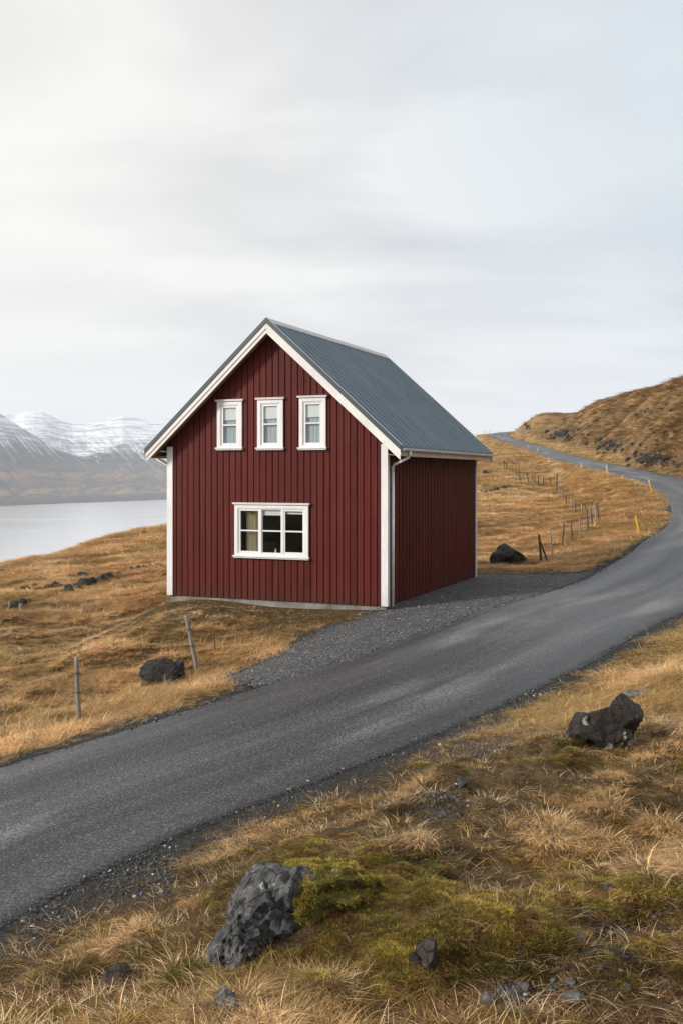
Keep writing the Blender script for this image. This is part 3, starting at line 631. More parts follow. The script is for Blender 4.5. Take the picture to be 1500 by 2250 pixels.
chunk_boulder('boulder', 1121, 1240, [(1124,1218,54,42,50,8,.35),(1102,1224,34,32,42,15,-.2)], M['basalt'], 'dark boulder in pale grass behind the house', .6, rough=.08)
chunk_boulder('boulder', 1325, 1640, [(1308,1606,90,76,80,14,-.25),(1338,1588,92,74,80,18,-.35),(1368,1572,66,70,70,29,-.4),(1282,1598,46,48,50,33,.2),(1360,1606,66,60,60,36,0)], M['basalt_lichen'], 'big jagged dark boulder with white lichen patches on the slope right of the road', .26)
rock('stone', 1405, 1536, 31, 55, 18, M['grey_stone'], 'flat pale stone lying behind the lichen boulder', rough=.05)
rock('stone', 942, 2138, 37, 64, 72, M['brown_rock'], 'angular grey brown stone in the tussocks right of the mossy outcrop', rough=.03, cut=(.5, .78), planes=10)
rock('stone', 912, 2128, 38, 28, 34, M['basalt'], 'small black stone against the left side of the angular stone', rough=.04)
rock('stone', 250, 2180, 41, 82, 58, M['brown_rock'], 'dark reddish stone in the bottom left of the grass', rough=.03, cut=(.5, .8), planes=9)
rock('stone', 1014, 1726, 43, 26, 17, M['blue_rock'], 'small blue grey stone in the gully below the road edge', rough=.03)
rock('stone', 1338, 1958, 45, 30, 17, M['blue_rock'], 'small blue grey stone in moss at the right of the slope', rough=.03)
rock('stone', 448, 2222, 47, 34, 15, M['blue_rock'], 'narrow dark stone at the foot of the mossy outcrop', rough=.04)
rock('stone', 495, 2215, 49, 58, 40, M['grey_stone'], 'pale jagged stone poking out below the mossy outcrop', rough=.1)
rock('stone', 1262, 2202, 51, 60, 20, M['grey_stone'], 'flat white grey stone half buried at the bottom right', rough=.06)
rock('stone', 1275, 2068, 53, 34, 16, M['grey_stone'], 'rounded grey green stone in the dark mossy hollow', rough=.04)
rock('stone', 1252, 2165, 55, 24, 15, M['grey_stone'], 'round grey pebble just above the flat white grey stone', rough=.03)
rock('stone', 1075, 2225, 57, 60, 34, M['grey_stone'], 'broken pale stone at the bottom edge among gravel', rough=.12)
rock('stone', 372, 1505, 59, 26, 12, M['blue_rock'], 'small grey stone at the foot of the mossy boulder', rough=.04)
# the pitted outcrop with its moss
oc = G(590, 2085)
outcrop = empty('rock_outcrop', oc); tag(outcrop, 'large pitted grey outcrop with a moss cushion growing over its right shoulder', 'outcrop')
def sub_rock(nm, seed, loc, size, rot, mat, **kw):
    me = rock_mesh(nm, seed, size, mat=mat, **kw); o = link(nm, me, None, outcrop); o.location = loc; o.rotation_euler = rot; return o
kpx = oc.y/F
sub_rock('rock_face', 64, (.04, .34, .02), (.40, .46, .44), (.30, .42, .1), M['outcrop'], sub=6, rough=.10, planes=18, cut=(.55, .85), freq=2.1, pits=.5)
sub_rock('rock_face', 67, (-.26, .05, -.06), (.20, .30, .34), (.1, .5, -.3), M['outcrop'], sub=6, rough=.10, planes=14, cut=(.55, .85), freq=2.3, pits=.4)
0 and sub_rock('rock_face', 71, (.24, .10, -.02), (.22, .24, .23), (0, .2, .4), M['outcrop'], sub=5, rough=.13, planes=14, freq=2., pits=.25)
ROCKS += [(oc.x, oc.y+.28, .33), (oc.x-.26, oc.y+.05, .2), (oc.x+.22, oc.y+.1, .18)]
# rows of dark rocks along the old bank left of the house
rg = random.Random(5)
LEFT = [(150,1300,20,14),(168,1296,22,13),(186,1288,26,15),(202,1284,18,14),(222,1279,20,15),(238,1276,26,15),(182,1268,22,10),(120,1290,22,12),(105,1294,18,8),(52,1298,20,9),(36,1300,12,6),(75,1288,10,5),(262,1265,13,8),(276,1259,12,8),(290,1256,12,9),(304,1252,12,8),(318,1250,11,7),(332,1247,12,7),(345,1246,12,7),(356,1246,10,6),(30,1334,22,12),(46,1328,20,12),(14,1338,14,8),(64,1326,16,9),(10,1256,22,5),(32,1269,14,4),(318,1172,12,4),(280,1205,14,4)]
for k, (a, b, w_, h_) in enumerate(LEFT):
    L = 'dark rock in the row along the old bank left of the house'
    if b > 1320: L = 'dark rock near the short stub post at the far left'
    elif a > 255 and b > 1240: L = 'small dark stone of the low row running up to the house corner'
    elif b < 1275 and a < 40: L = 'thin dark rock showing on the slope edge at the far left'
    elif b < 1210: L = 'dark ledge stone near the skyline above the fjord left of the house'
    rock('boulder' if w_ > 17 else 'stone', a, b, 100+k, w_*1.25, h_*1.2, M['basalt'], L, group=L.replace('dark', 'dark').replace('rock ', 'rocks ', 1) if False else 'rocks: '+L, sub=3, rough=.12)
RIGHT = [(1066,1042,12,8),(1075,1039,7,3),(1056,1083,12,6),(1066,1084,10,5),(1078,1081,12,5),(1090,1078,14,6),(1103,1075,16,7),(1118,1070,10,5),(1135,1069,6,4)]
for k, (a, b, w_, h_) in enumerate(RIGHT):
    L = 'black rock sitting alone in the grass beneath the back gutter' if k == 0 else 'small dark stone beside the lone black rock' if k == 1 else 'dark stone of the low row running out from behind the house'
    rock('boulder' if w_ > 11 else 'stone', a, b, 150+k, w_*1.2, h_*1.2, M['basalt'], L, group=None if k < 2 else 'stones in the low row behind the house', sub=3, rough=.12)
def crag(cx, cy, wx, wy, n_, lab, s0, big=16):
    for k in range(n_):
        a = cx+rg.gauss(0, .5)*wx; b = cy+rg.gauss(0, .5)*wy; w_ = rg.uniform(.35, 1.05)*big*1.0
        rock('crag_rock', a, b, s0+k, w_, w_*rg.uniform(.4, .62), M['basalt'], lab, group=lab.replace('dark rock', 'dark rocks'), sub=3, rough=.14, rz=rg.uniform(-.5, .5))
crag(1230, 958, 50, 12, 34, 'dark rock in the scree left of the bare hill above the upper road', 200, 13)
crag(1345, 982, 50, 11, 30, 'dark rock in the middle crag above the upper road', 240, 15)
crag(1432, 1012, 46, 16, 34, 'dark rock in the largest crag above the road bend', 280, 21)
crag(1490, 1026, 16, 8, 6, 'dark rock at the right frame edge above the road bend', 320, 16)
crag(1160, 936, 16, 12, 8, 'dark rock on the nose of the hill by the road top', 340, 9)
crag(1420, 905, 70, 8, 9, 'dark rock on the upper slope of the right hill', 360, 9)

# ------------------------------------------------------------------ loose stones on the gravel and verges
def pebble(nm, seed):
    me = rock_mesh(nm, seed, (1, .8, .6), planes=9, sub=1, rough=.1, mat=M['pebble'], cut=(.6, .9)); return me
tp = NT('pebble'); cc = tp.n('Attribute', attribute_type='INSTANCER', attribute_name='tint').outputs['Color']; tp.bsdf(tp.mix(1., cc, tp.ramp(tp.noise(tp.pos(), 40, 3), [(.3, .6), (.7, 1.3)]), 'MULTIPLY'), .8); M['pebble'] = tp.m
def build_gravel():
    nA = 60000; x = RNG.uniform(PAD[:, 0].min()-.8, PAD[:, 0].max()+.8, nA); y = RNG.uniform(PAD[:, 1].min()-.8, PAD[:, 1].max()+.8, nA)
    z, D, Z, ps, hs = land(x, y, True); k = (ps < RNG.exponential(.22, nA)) & (D > W/2-.15-RNG.exponential(.1, nA)) & (hs > .02); x1_, y1_, z1_ = x[k], y[k], z[k]+np.where(ps[k] < 0, .05+.0012*np.hypot(x[k], y[k]), 0)
    sz1 = np.exp(RNG.normal(math.log(.0135), .42, len(x1_)))
    # verge stones, both sides of the near road
    nB = 26000; i = RNG.integers(10, 130*3, nB) % (len(RC)//2); i = RNG.integers(20, 120, nB); t = RNG.uniform(0, 1, nB); c = RC[i]*(1-t[:, None])+RC[i+1]*t[:, None]
    tt = RC[i+1, :2]-RC[i, :2]; tt /= np.linalg.norm(tt, axis=1)[:, None]; sd = np.where(RNG.uniform(0, 1, nB) < .6, -1, 1); off = (W/2-.12+RNG.exponential(.26, nB))*sd
    x2 = c[:, 0]-tt[:, 1]*off; y2 = c[:, 1]+tt[:, 0]*off; z2, D2, _, p2, h2 = land(x2, y2, True); k = (h2 > .05) & (D2 > W/2-.2); x2, y2, z2, D2 = x2[k], y2[k], z2[k], D2[k]
    z2 = np.where(D2 < W/2+.05, c[k, 2]+.012, z2); sz2 = np.exp(RNG.normal(math.log(.008), .5, len(x2)))
    # bare hollows of the near slope
    xs = [x1_, x2]; ys = [y1_, y2]; zs = [z1_, z2]; ss = [sz1, sz2]
    for px, py, wx, wy, n_ in ((1080,1650,80,50,700),(960,1760,70,35,600),(330,1920,110,50,1500),(100,2020,60,40,500),(1330,2080,100,50,1000),(1120,2190,90,40,1100),(1220,1520,60,30,600),(1450,2030,40,25,200)):
        a = RNG.normal(0, .6, n_)*wx+px; b = RNG.normal(0, .6, n_)*wy+py; g = G(px, py); d = g.y*(1-(b-py)/(F*.42)*1.0)
        gx_ = (a-CX)/F*d; zz, DD, _, _, _ = land(gx_, d, True); k = DD > W/2; xs.append(gx_[k]); ys.append(d[k]); zs.append(zz[k]); ss.append(np.exp(RNG.normal(math.log(.012), .5, k.sum())))
    x = np.concatenate(xs); y = np.concatenate(ys); z = np.concatenate(zs); s = np.clip(np.concatenate(ss), .004, .05); n_ = len(x)
    u = RNG.uniform(0, 1, (n_, 1)); inpad = (pad_sd(x, y) < .1)[:, None]; c = (np.array([.030, .031, .034])*(1-u)+np.array([.20, .203, .21])*u)*np.where(inpad, 1., .45); w_ = (RNG.uniform(0, 1, (n_, 1)) < .03); c = np.where(w_, np.array([.42, .40, .37]), c)
    print('stones', n_)
    tag(scatter('gravel_stones', [pebble('p', 900+i) for i in range(5)], np.stack([x, y, z+s*.2], 1), RNG.uniform(0, 6.28, (n_, 3))*np.array([.1, .1, 1]), np.stack([s, s, s], 1), RNG.integers(0, 5, n_), c), 'loose dark grey gravel stones on the yard and road edges', 'gravel', kind='stuff')

# ------------------------------------------------------------------ house
house = empty('house', (HO[0], HO[1], 0), HA); tag(house, 'small dark red timber house with white trim and blue grey metal roof beside the road', 'house')
HWD, HDP = 3.4, 8.74; SL = .9026; EZ = 4.26; OVX = .5; OVF = .36; OVB = .16
def roof_z(x): return 7.78-SL*abs(x)              # top of the sheeting
RT = .24                                          # vertical build-up under the sheeting
def under(x): return roof_z(x)-RT
WIN_UP = [(-1.345, 4.20, 5.64), (-.055, 4.19, 5.655), (1.24, 4.18, 5.67)]; UW = .80
LW = (-1.18, 1.12, 1.16, 2.72)
openings = [(x-UW/2+.06, x+UW/2-.06, z0+.08, z1-.06) for x, z0, z1 in WIN_UP]+[(LW[0]+.08, LW[1]-.08, LW[2]+.08, LW[3]-.06)]
def spans(x0, x1, zt):
    """pieces of a vertical strip from 0 to zt outside the openings"""
    ivs = [(0.0, zt)]
    for a, b, c, d in openings:
        if x1 > a and x0 < b:
            nw = []
            for s, e in ivs:
                if d <= s or c >= e: nw.append((s, e)); continue
                if c > s: nw.append((s, c))
                if d < e: nw.append((d, e))
            ivs = nw
    return ivs
def gable_strip(mb, x0, x1, y0, y1, cutops=True):
    # split at opening edges so that every strip is either in or out
    xs = sorted({x0, x1, *[v for o in openings for v in o[:2] if x0 < v < x1 and cutops], *([0.0] if x0 < 0 < x1 else [])})
    for a, b in zip(xs, xs[1:]):
        if b-a < 1e-5: continue
        za, zb = under(a)-.004, under(b)-.004
        for s, e in (spans(a+1e-6, b-1e-6, 99) if cutops else [(0, 99)]):
            ta, tb = (za, zb) if e == 99 else (e, e)
            if s >= min(ta, tb): continue
            mb.prism([(a, s), (b, s), (b, tb), (a, ta)], y0, y1, lambda p, t: (p[0], t, p[1]))
# front gable
mb = MB(); gable_strip(mb, -HWD+.02, HWD-.02, .032, .14)
PI_ = .195; nb_ = 34; x = -HWD+.10
k = 0
while x < HWD-.12:
    gable_strip(mb, max(x, -HWD+.05), min(x+PI_-.030, HWD-.05), 0.0+(k % 3)*.001, .0325); x += PI_; k += 1
mb.build('front_wall', M['red'], house, bevel=.004, seg=1)
# back gable
mb = MB(); gable_strip(mb, -HWD+.02, HWD-.02, HDP-.12, HDP-.02, False)
x = -HWD+.10
while x < HWD-.12: gable_strip(mb, x, min(x+PI_-.03, HWD-.05), HDP-.0205, HDP, False); x += PI_
mb.build('back_wall', M['red'], house)
for sg in (1, -1):
    mb = MB(); f = (lambda a: a*sg)
    zt = 4.12
    a0, a1 = sorted((sg*(HWD-.14), sg*(HWD-.030))); mb.box(a0, a1, .145, HDP-.125, 0.001, zt)
    y = .10; SP = .285
    while y < HDP-.14:
        a0, a1 = sorted((sg*(HWD-.0295), sg*HWD)); mb.box(a0, a1, y, min(y+SP-.055, HDP-.06), 0.0, zt); y += SP
    mb.build('side_wall', M['red'], house, bevel=.006, seg=1)
# concrete footing
mb = MB(); mb.box(-HWD+.04, HWD-.04, .045, HDP-.04, -.7, -.002); mb.build('foundation', M['concrete'], house, bevel=.01)
# corner boards
for sx in (-1, 1):
    for y0, y1, yo in ((-.028, -.003, 0), (HDP+.003, HDP+.028, 1)):
        a0, a1 = sorted((sx*(HWD-.165), sx*(HWD+.028))); mb = MB(); mb.box(a0, a1, y0, y1, .0, min(under(HWD)-.02, 4.32))
        a0, a1 = sorted((sx*(HWD+.003), sx*(HWD+.0285)))
        if yo == 0: mb.box(a0, a1, y1+.0005, .13, .0, 4.10)
        else: mb.box(a0, a1, HDP-.13, y0-.0005, .0, 4.10)
        mb.build('corner_board', M['white'], house, bevel=.003)
# roof: two ribbed sheets, ridge cap, flashings
Y0, Y1 = -OVF, HDP+OVB; XE = HWD+OVX+.03
mbR = MB()
for sg in (1, -1):
    # decking under the sheet (dark edge)
    prof = [(sg*.02, roof_z(.02)-.012), (sg*XE, roof_z(XE)-.012), (sg*XE, roof_z(XE)-.045), (sg*.02, roof_z(.02)-.045)]
    mbR.prism(prof, Y0+.012, Y1-.012, lambda p, t: (p[0], t, p[1]))
    # corrugated sheet
    ys = []; y = Y0+.02; P_ = .42
    pat = [(0, 0), (.115, 0), (.121, .009), (.139, .009), (.145, 0), (.245, 0), (.251, .009), (.269, .009), (.275, 0), (.345, 0), (.360, .045), (.390, .045), (.405, 0)]
    while y < Y1-.02:
        for dy, h in pat:
            if y+dy < Y1-.02: ys.append((y+dy, h))
        y += P_
    prev = None
    for yy, h in ys:
        v1 = mbR.bm.verts.new((sg*.03, yy, roof_z(.03)+h)); v2 = mbR.bm.verts.new((sg*XE, yy, roof_z(XE)+h))
        if prev: mbR.bm.faces.new([prev[0], v1, v2, prev[1]])
        prev = (v1, v2)
roof = mbR.build('roof', M['roof'], house)
mb = MB(); ca, sa = math.cos(math.atan(SL)), math.sin(math.atan(SL))
for sg in (1, -1):
    y = Y0+.10
    while y < Y1-.05:
        for q in np.arange(.45, 5.0, .62):
            X = sg*q*ca; Z = roof_z(X); jit = random.uniform(-.01, .01)
            mb.box(X-.007, X+.007, y-.008+jit, y+.008+jit, Z-.008, Z+.009)
        y += .42
n0 = len(roof.data.polygons); bm_ = bmesh.new(); bm_.from_mesh(roof.data); tmp = bpy.data.meshes.new('tmp'); mb.bm.to_mesh(tmp); mb.bm.free(); bm_.from_mesh(tmp)
for i_, f_ in enumerate(bm_.faces):
    if i_ >= n0: f_.material_index = 1
bm_.to_mesh(roof.data); bm_.free(); roof.data.materials.append(M['screw'])
mb = MB()
for sg in (1, -1):
    mb.prism([(0, 7.835), (sg*.16, 7.835-SL*.16), (sg*.16, 7.835-SL*.16-.035), (0, 7.79)], Y0-.01, Y1+.01, lambda p, t: (p[0], t, p[1]))
mb.build('ridge_cap', M['pale_flash'], roof, bevel=.004)
def rake(name, mat, y0, y1, top, bot, xin, xout, par, bev=.003, tip=0.0):
    mb = MB()
    for sg in (1, -1):
        prof = [(sg*xin, roof_z(xin)+top), (sg*xout, roof_z(xout)+top), (sg*xout, roof_z(xout)+bot+tip), (sg*xin, roof_z(xin)+bot)]
        if xin == 0: pass
        mb.prism(prof, y0, y1, lambda p, t: (p[0], t, p[1]))
    return mb.build(name, mat, par, bevel=bev)
rake('verge_flashing', M['dark_flash'], Y0-.055, Y0+.03, .05, -.095, 0, XE+.02, roof)
rake('verge_edge', M['pale_flash'], Y0-.02, Y0+.055, .064, .0505, .0, XE+.015, roof, bev=0)  # pale strip paints in the highlight along the front flashing's top edge
rake('verge_flashing', M['dark_flash'], Y1-.03, Y1+.035, .03, -.10, 0, XE, roof)
rake('verge_edge', M['pale_flash'], Y1-.05, Y1+.03, .05, .031, .0, XE, roof, bev=0)
rake('bargeboard', M['trim'], Y0-.034, Y0-.002, -.0965, -.245, 0, XE-.015, roof)
rake('bargeboard', M['trim'], Y0-.012, Y0+.022, -.2455, -.375, 0, XE-.03, roof)
rake('bargeboard', M['trim'], Y1-.03, Y1+.02, -.101, -.30, 0, XE-.015, roof)
# wooden soffit of the gable overhang and of the eaves
mb = MB()
for sg in (1, -1):
    mb.prism([(sg*.0, roof_z(0)-.255), (sg*(XE-.06), roof_z(XE-.06)-.255), (sg*(XE-.06), roof_z(XE-.06)-.285), (sg*.0, roof_z(0)-.285)], Y0+.023, -.03, lambda p, t: (p[0], t, p[1]))
    mb.prism([(sg*(HWD+.03), 4.055), (sg*(XE-.06), 4.02), (sg*(XE-.06), 3.995), (sg*(HWD+.03), 4.03)], -.029, Y1-.035, lambda p, t: (p[0], t, p[1]))
mb.build('soffit', M['soffit'], roof)
# rafters' filler between wall top and roof
mb = MB()
for sg in (1, -1):
    mb.prism([(sg*(HWD-.02), 4.119), (sg*(HWD-.02), roof_z(HWD)-.06), (sg*(HWD-.2), roof_z(HWD-.2)-.06), (sg*(HWD-.2), 4.119)], .15, HDP-.13, lambda p, t: (p[0], t, p[1]))
mb.build('wall_plate', M['dark_wood'], roof)
# fascia + gutters + downpipes
for sg in (1, -1):
    mb = MB(); a0, a1 = sorted((sg*(XE-.058), sg*(XE-.03))); mb.box(a0, a1, Y0+.03, Y1-.04, 3.99, 4.16); mb.build('fascia', M['beige'], roof, bevel=.003)
    mb = MB(); gx0 = XE+.028; gz0 = 4.185; seg = 10; prev = None
    for rad, flip in ((.062, 0),):
        ringA = []; ringB = []
        for k in range(seg+1):
            a = math.pi+math.pi*k/seg
            for rr2, lst in ((.062, ringA), (.056, ringB)):
                lst.append(((gx0+rr2*math.cos(a))*sg, gz0+rr2*math.sin(a)))
        prof = ringA+ringB[::-1]
        mb.prism(prof, Y0+.01, Y1-.01, lambda p, t: (p[0], t, p[1]))
    for yy in (Y0+.012, Y1-.012):
        mb.prism(ringA, yy-.004, yy+.004, lambda p, t: (p[0], t, p[1]))
    mb.tube([((gx0+.06)*sg, Y0+.01, gz0), ((gx0+.06)*sg, Y1-.01, gz0)], .009, 8)
    gut = mb.build('gutter', M['gutter'], house)
    xw = HWD+.075
    def pipe(y, down):
        mb = MB(); pts = [(sg*gx0, y-.0, gz0-.055), (sg*gx0, y, gz0-.17), (sg*(gx0-.03), y, gz0-.215)]
        if down:
            pts += [(sg*(xw+.05), y-.0, gz0-.40), (sg*(xw), y, gz0-.46), (sg*xw, y, gz0-.6), (sg*xw, y, .05)]; pts[-1] = (sg*xw, y, -.02)
            mb.tube(pts[:6], .041, 14).tube(pts[5:], .041, 14)
            for zz in (3.35, 2.45, 1.45, .45): mb.tube([(sg*xw, y, zz-.012), (sg*xw, y, zz+.012)], .041, 14).box(*sorted((sg*xw, sg*(HWD-.02))), y-.008, y+.008, zz-.006, zz+.006)
        else:
            mb.tube(pts+[(sg*(gx0-.05), y, gz0-.24)], .036, 14)
        mb.build('downpipe', M['gutter'], house)
    pipe(.24, True); pipe(HDP+.04, False)
# windows
def window(x0, x1, z0, z1, kind):
    w = MB(); cw = .105
    # casing boards
    w.box(x0, x0+cw, -.045, -.002, z0+.075, z1-.05); w.box(x1-cw, x1, -.045, -.002, z0+.075, z1-.05); w.box(x0+cw+.0005, x1-cw-.0005, -.0445, -.002, z1-.05-cw, z1-.05)
    w.box(x0+cw+.0005, x1-cw-.0005, -.0445, -.002, z0+.075, z0+.075+cw*.45)
    root = w.build('window', M['white'], house, bevel=.003)
    h = MB(); h.box(x0-.045, x1+.045, -.085, -.002, z1-.0495, z1-.018); h.box(x0-.055, x1+.055, -.095, -.002, z1-.0175, z1); h.build('head_board', M['white'], root, bevel=.004)
    s = MB(); s.box(x0-.04, x1+.04, -.10, -.002, z0+.035, z0+.0745); s.box(x0-.02, x1+.02, -.075, -.002, z0, z0+.0345); s.build('sill', M['white'], root, bevel=.006)
    # frame lining in the opening
    a, b, c, d = x0+cw+.001, x1-cw-.001, z0+.075+cw*.45+.001, z1-.05-cw-.001
    l = MB(); yb = .12; l.box(a, a+.025, -.03, yb, c, d); l.box(b-.025, b, -.03, yb, c, d); l.box(a+.0255, b-.0255, -.0295, yb, d-.025, d); l.box(a+.0255, b-.0255, -.0295, yb, c, c+.025); l.build('frame', M['white'], root, bevel=.002)
    a += .026; b -= .026; c += .026; d -= .026
    def sash(p, q, r_, s_, nb, fw=.048, y=.0):
        m = MB(); m.box(p, p+fw, y-.018, y+.022, r_, s_); m.box(q-fw, q, y-.018, y+.022, r_, s_); m.box(p+fw+.0004, q-fw-.0004, y-.0178, y+.022, s_-fw, s_); m.box(p+fw+.0004, q-fw-.0004, y-.0178, y+.022, r_, r_+fw)
        zc = (r_+s_)/2+.01; m.box(p+fw+.0004, q-fw-.0004, y-.014, y+.018, zc-.02, zc+.02); o = m.build('sash', M['white'], root, bevel=.003)
        g = MB(); g.box(p+fw-.004, q-fw+.004, y+.004, y+.008, r_+fw-.004, s_-fw+.004); g.build('pane', M['glass'], root)
    if kind == 'small':
        sash(a, b, c, d, 1, .055)
        m = MB(); m.box(a+.01, b-.01, .032, .035, d-.40, d-.01); m.tube([(a+.01, .0335, d-.40), (b-.01, .0335, d-.40)], .008, 8); m.build('blind', M['blind'], root)
        m = MB(); pts = 40; pr = None
        for k in range(pts+1):
            xx = a+.005+(b-a-.01)*k/pts; yy = .062+.002*math.sin(k*1.9)+.004*math.sin(k*.7)
            v1 = m.bm.verts.new((xx, yy, c)); v2 = m.bm.verts.new((xx, yy, d))
            if pr: m.bm.faces.new([pr[0], v1, v2, pr[1]])
            pr = (v1, v2)
        m.build('net_curtain', M['net'], root)
        [MB().box(a-.012, a+.004, -.034, -.0305, zz, zz+.05).build('hinge', M['gutter'], root) for zz in (c+.12, d-.2)]
    else:
        t1 = a+(b-a)*.338; t2 = a+(b-a)*.672
        l = MB(); l.box(t1-.03, t1+.03, -.03, .04, c, d); l.box(t2-.03, t2+.03, -.03, .04, c, d); l.build('mullion', M['white'], root, bevel=.003)
        sash(a, t1-.031, c, d, 1, .048); sash(t1+.031, t2-.031, c, d, 1, .022, .006); sash(t2+.031, b, c, d, 1, .048)
        m = MB(); m.box(t1+.04, t2-.04, .042, .045, d-.17, d-.02); m.box(t2+.05, b-.03, .042, .045, d-.13, d-.02); m.build('blind', M['blind'], root)
        [MB().box(a-.012, a+.004, -.034, -.0305, zz, zz+.05).build('hinge', M['gutter'], root) for zz in (c+.16, d-.24)]
    return root
for x, z0, z1 in WIN_UP: window(x-UW/2, x+UW/2, z0, z1, 'small')
bw = window(LW[0], LW[1], LW[2], LW[3], 'big')
# rooms behind the panes
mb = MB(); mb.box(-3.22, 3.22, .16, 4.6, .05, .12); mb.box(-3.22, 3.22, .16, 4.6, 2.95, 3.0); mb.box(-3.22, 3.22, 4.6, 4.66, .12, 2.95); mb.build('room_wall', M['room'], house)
def hw(x, y, z): return (HO[0]+HX[0]*x+HYv[0]*y, HO[1]+HX[1]*x+HYv[1]*y, z)
def thing_in_house(name, loc, label, cat): e = empty(name, hw(*loc), HA); tag(e, label, cat); return e
# pleated curtain
m = MB(); pr = None; P = []
for k in range(70):
    xx = k/69*.36; yy = .028*math.sin(k*.78)+.01*math.sin(k*.3); P.append((xx, yy))
for (xx, yy) in P:
    v1 = m.bm.verts.new((xx, yy, 0)); v2 = m.bm.verts.new((xx, yy, 1.35))
    if pr: m.bm.faces.new([pr[0], v1, v2, pr[1]])
    pr = (v1, v2)
cu_ = m.build('curtain', M['curtain']); cu_.location = hw(LW[0]+.27, .165, 1.22); cu_.rotation_euler = (0, 0, HA); tag(cu_, 'cream pleated curtain hanging at the left side of the ground floor window', 'curtain')
fig = empty('figurine', hw(.06, .085, 1.318), HA); tag(fig, 'small white china figurine on the sill of the ground floor window', 'figurine')
m = MB(); m.tube([(0,0,0),(0,0,.012),(0,0,.02),(0,0,.06),(0,0,.085)], [.03,.03,.018,.026,.012], 14); m.build('body', M['china'], fig)
m = MB(); bmesh.ops.create_uvsphere(m.bm, u_segments=14, v_segments=10, radius=.02, matrix=Matrix.Translation((0, 0, .10))); m.build('head', M['china'], fig)
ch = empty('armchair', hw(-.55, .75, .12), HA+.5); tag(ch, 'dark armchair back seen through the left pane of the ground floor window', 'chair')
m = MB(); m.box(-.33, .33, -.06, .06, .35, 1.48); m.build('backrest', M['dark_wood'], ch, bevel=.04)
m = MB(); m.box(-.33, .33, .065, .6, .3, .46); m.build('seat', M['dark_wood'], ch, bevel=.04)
for a in (-.28, .28):
    for b in (0., .52): MB().box(a-.025, a+.025, b-.025, b+.025, .0, .30).build('leg', M['dark_wood'], ch)

# ------------------------------------------------------------------ posts, fences and marker stakes
def post_mesh(h, r0, r1, seed, sides=9, lean=0):
    rg2 = random.Random(seed); m = MB(); pts = []; rad = []
    for k in range(9):
        t = k/8; pts.append((lean*t*h+rg2.gauss(0, .004), rg2.gauss(0, .004), -.25*(k == 0)+t*h)); rad.append((r0*(1-t)+r1*t)*(1+rg2.gauss(0, .05)))
    m.tube(pts, rad, sides); return m
def post_span(pxb, pyb, pxt, pyt):
    g = G(pxb, pyb); h = (pyb-pyt)/F*g.y; dx = (pxt-pxb)/F*g.y; return g, h, dx
def lone_post(pb, pt, rad, label, mat='post', name='fence_post', wires=(.45, .75), group=None):
    g, h, dx = post_span(*pb, *pt); e = empty(name, g); tag(e, label, 'post', group)
    o = post_mesh(h, rad, rad*.8, int(pb[0]), lean=dx/h).build('post', M[mat], e)
    for wv in wires:
        m = MB(); zz = wv*h; c = Vector((dx*wv, 0, zz)); m.tube([c+Vector((0, 0, -.012)), c+Vector((0, 0, .012))], rad*1.15, 10); m.tube([c+Vector((-rad*1.5, 0, 0)), c+Vector((-rad*2.6, -.01, .01))], .004, 6); m.build('wire_tie', M['wire'], e)
    return e
lone_post((174, 1584), (168, 1443), .045, 'upright grey fence post standing alone in the grass at the left')
lone_post((434, 1472), (409, 1353), .052, 'leaning grey fence post beside the dark mossy boulder')
lone_post((48, 1345), (46, 1326), .09, 'short weathered stub post half hidden in grass at the far left', wires=())
lone_post((474, 1432), (470, 1396), .016, 'thin dark broken stake right of the leaning fence post', mat='dark_post', name='stake', wires=())
lone_post((12, 1618), (9, 1548), .012, 'thin pale stick in the long grass by the left frame edge', name='stake', wires=())
def fence(name, posts, label, mats, rad, wires=(.35, .65, .92), brace=None):
    g0 = G(*posts[0][0]); root = empty(name, g0); tag(root, label, 'fence'); data = []
    for k, (pb, pt) in enumerate(posts):
        g, h, dx = post_span(*pb, *pt); r_ = rad*(mats[k][1] if isinstance(mats, list) else 1); o = post_mesh(h, r_, r_*.8, k+int(pb[0]), lean=dx/max(h, .1)).build('post', M[mats[k][0] if isinstance(mats, list) else mats], root)
        o.location = g-g0; data.append((g, h, dx))
    if brace is not None:
        (bx, by), k = brace; gb = G(bx, by); g, h, dx = data[k]; m = MB(); m.tube([gb-g0+Vector((0, 0, -.1)), g-g0+Vector((dx*.7, -.05, h*.8))], .035, 8); m.build('brace', M['dark_post'], root)
    for wv in wires:
        m = MB(); pts = []
        for (g, h, dx) in data:
            pts.append(g-g0+Vector((dx*wv, -rad, h*wv)))
        for a, b in zip(pts, pts[1:]):
            mid = (a+b)/2-Vector((0, 0, .03)); m.tube([a, mid, b], .004, 5, False)
        m.build('wire', M['wire'], root)
fence('wire_fence', [((1188,1236),(1183,1175)),((1212,1220),(1208,1165)),((1234,1206),(1238,1152)),((1255,1189),(1254,1148)),((1274,1180),(1272,1138)),((1291,1163),(1288,1118)),((1300,1152),(1298,1117))],
      'thin post fence climbing from the dark boulder to the two tall pale posts', [('dark_post', 1.2), ('post', 1), ('dark_post', 1), ('dark_post', 1), ('post', 1), ('dark_post', 1), ('dark_post', 1)], .042, brace=((1205, 1236), 0))
fence('fence_gate', [((1310,1146),(1305,1103)),((1316,1144),(1309,1099))], 'pair of tall pale straining posts in the grass inside the road bend', [('post', 1.1), ('post', 1.1)], .05, wires=())
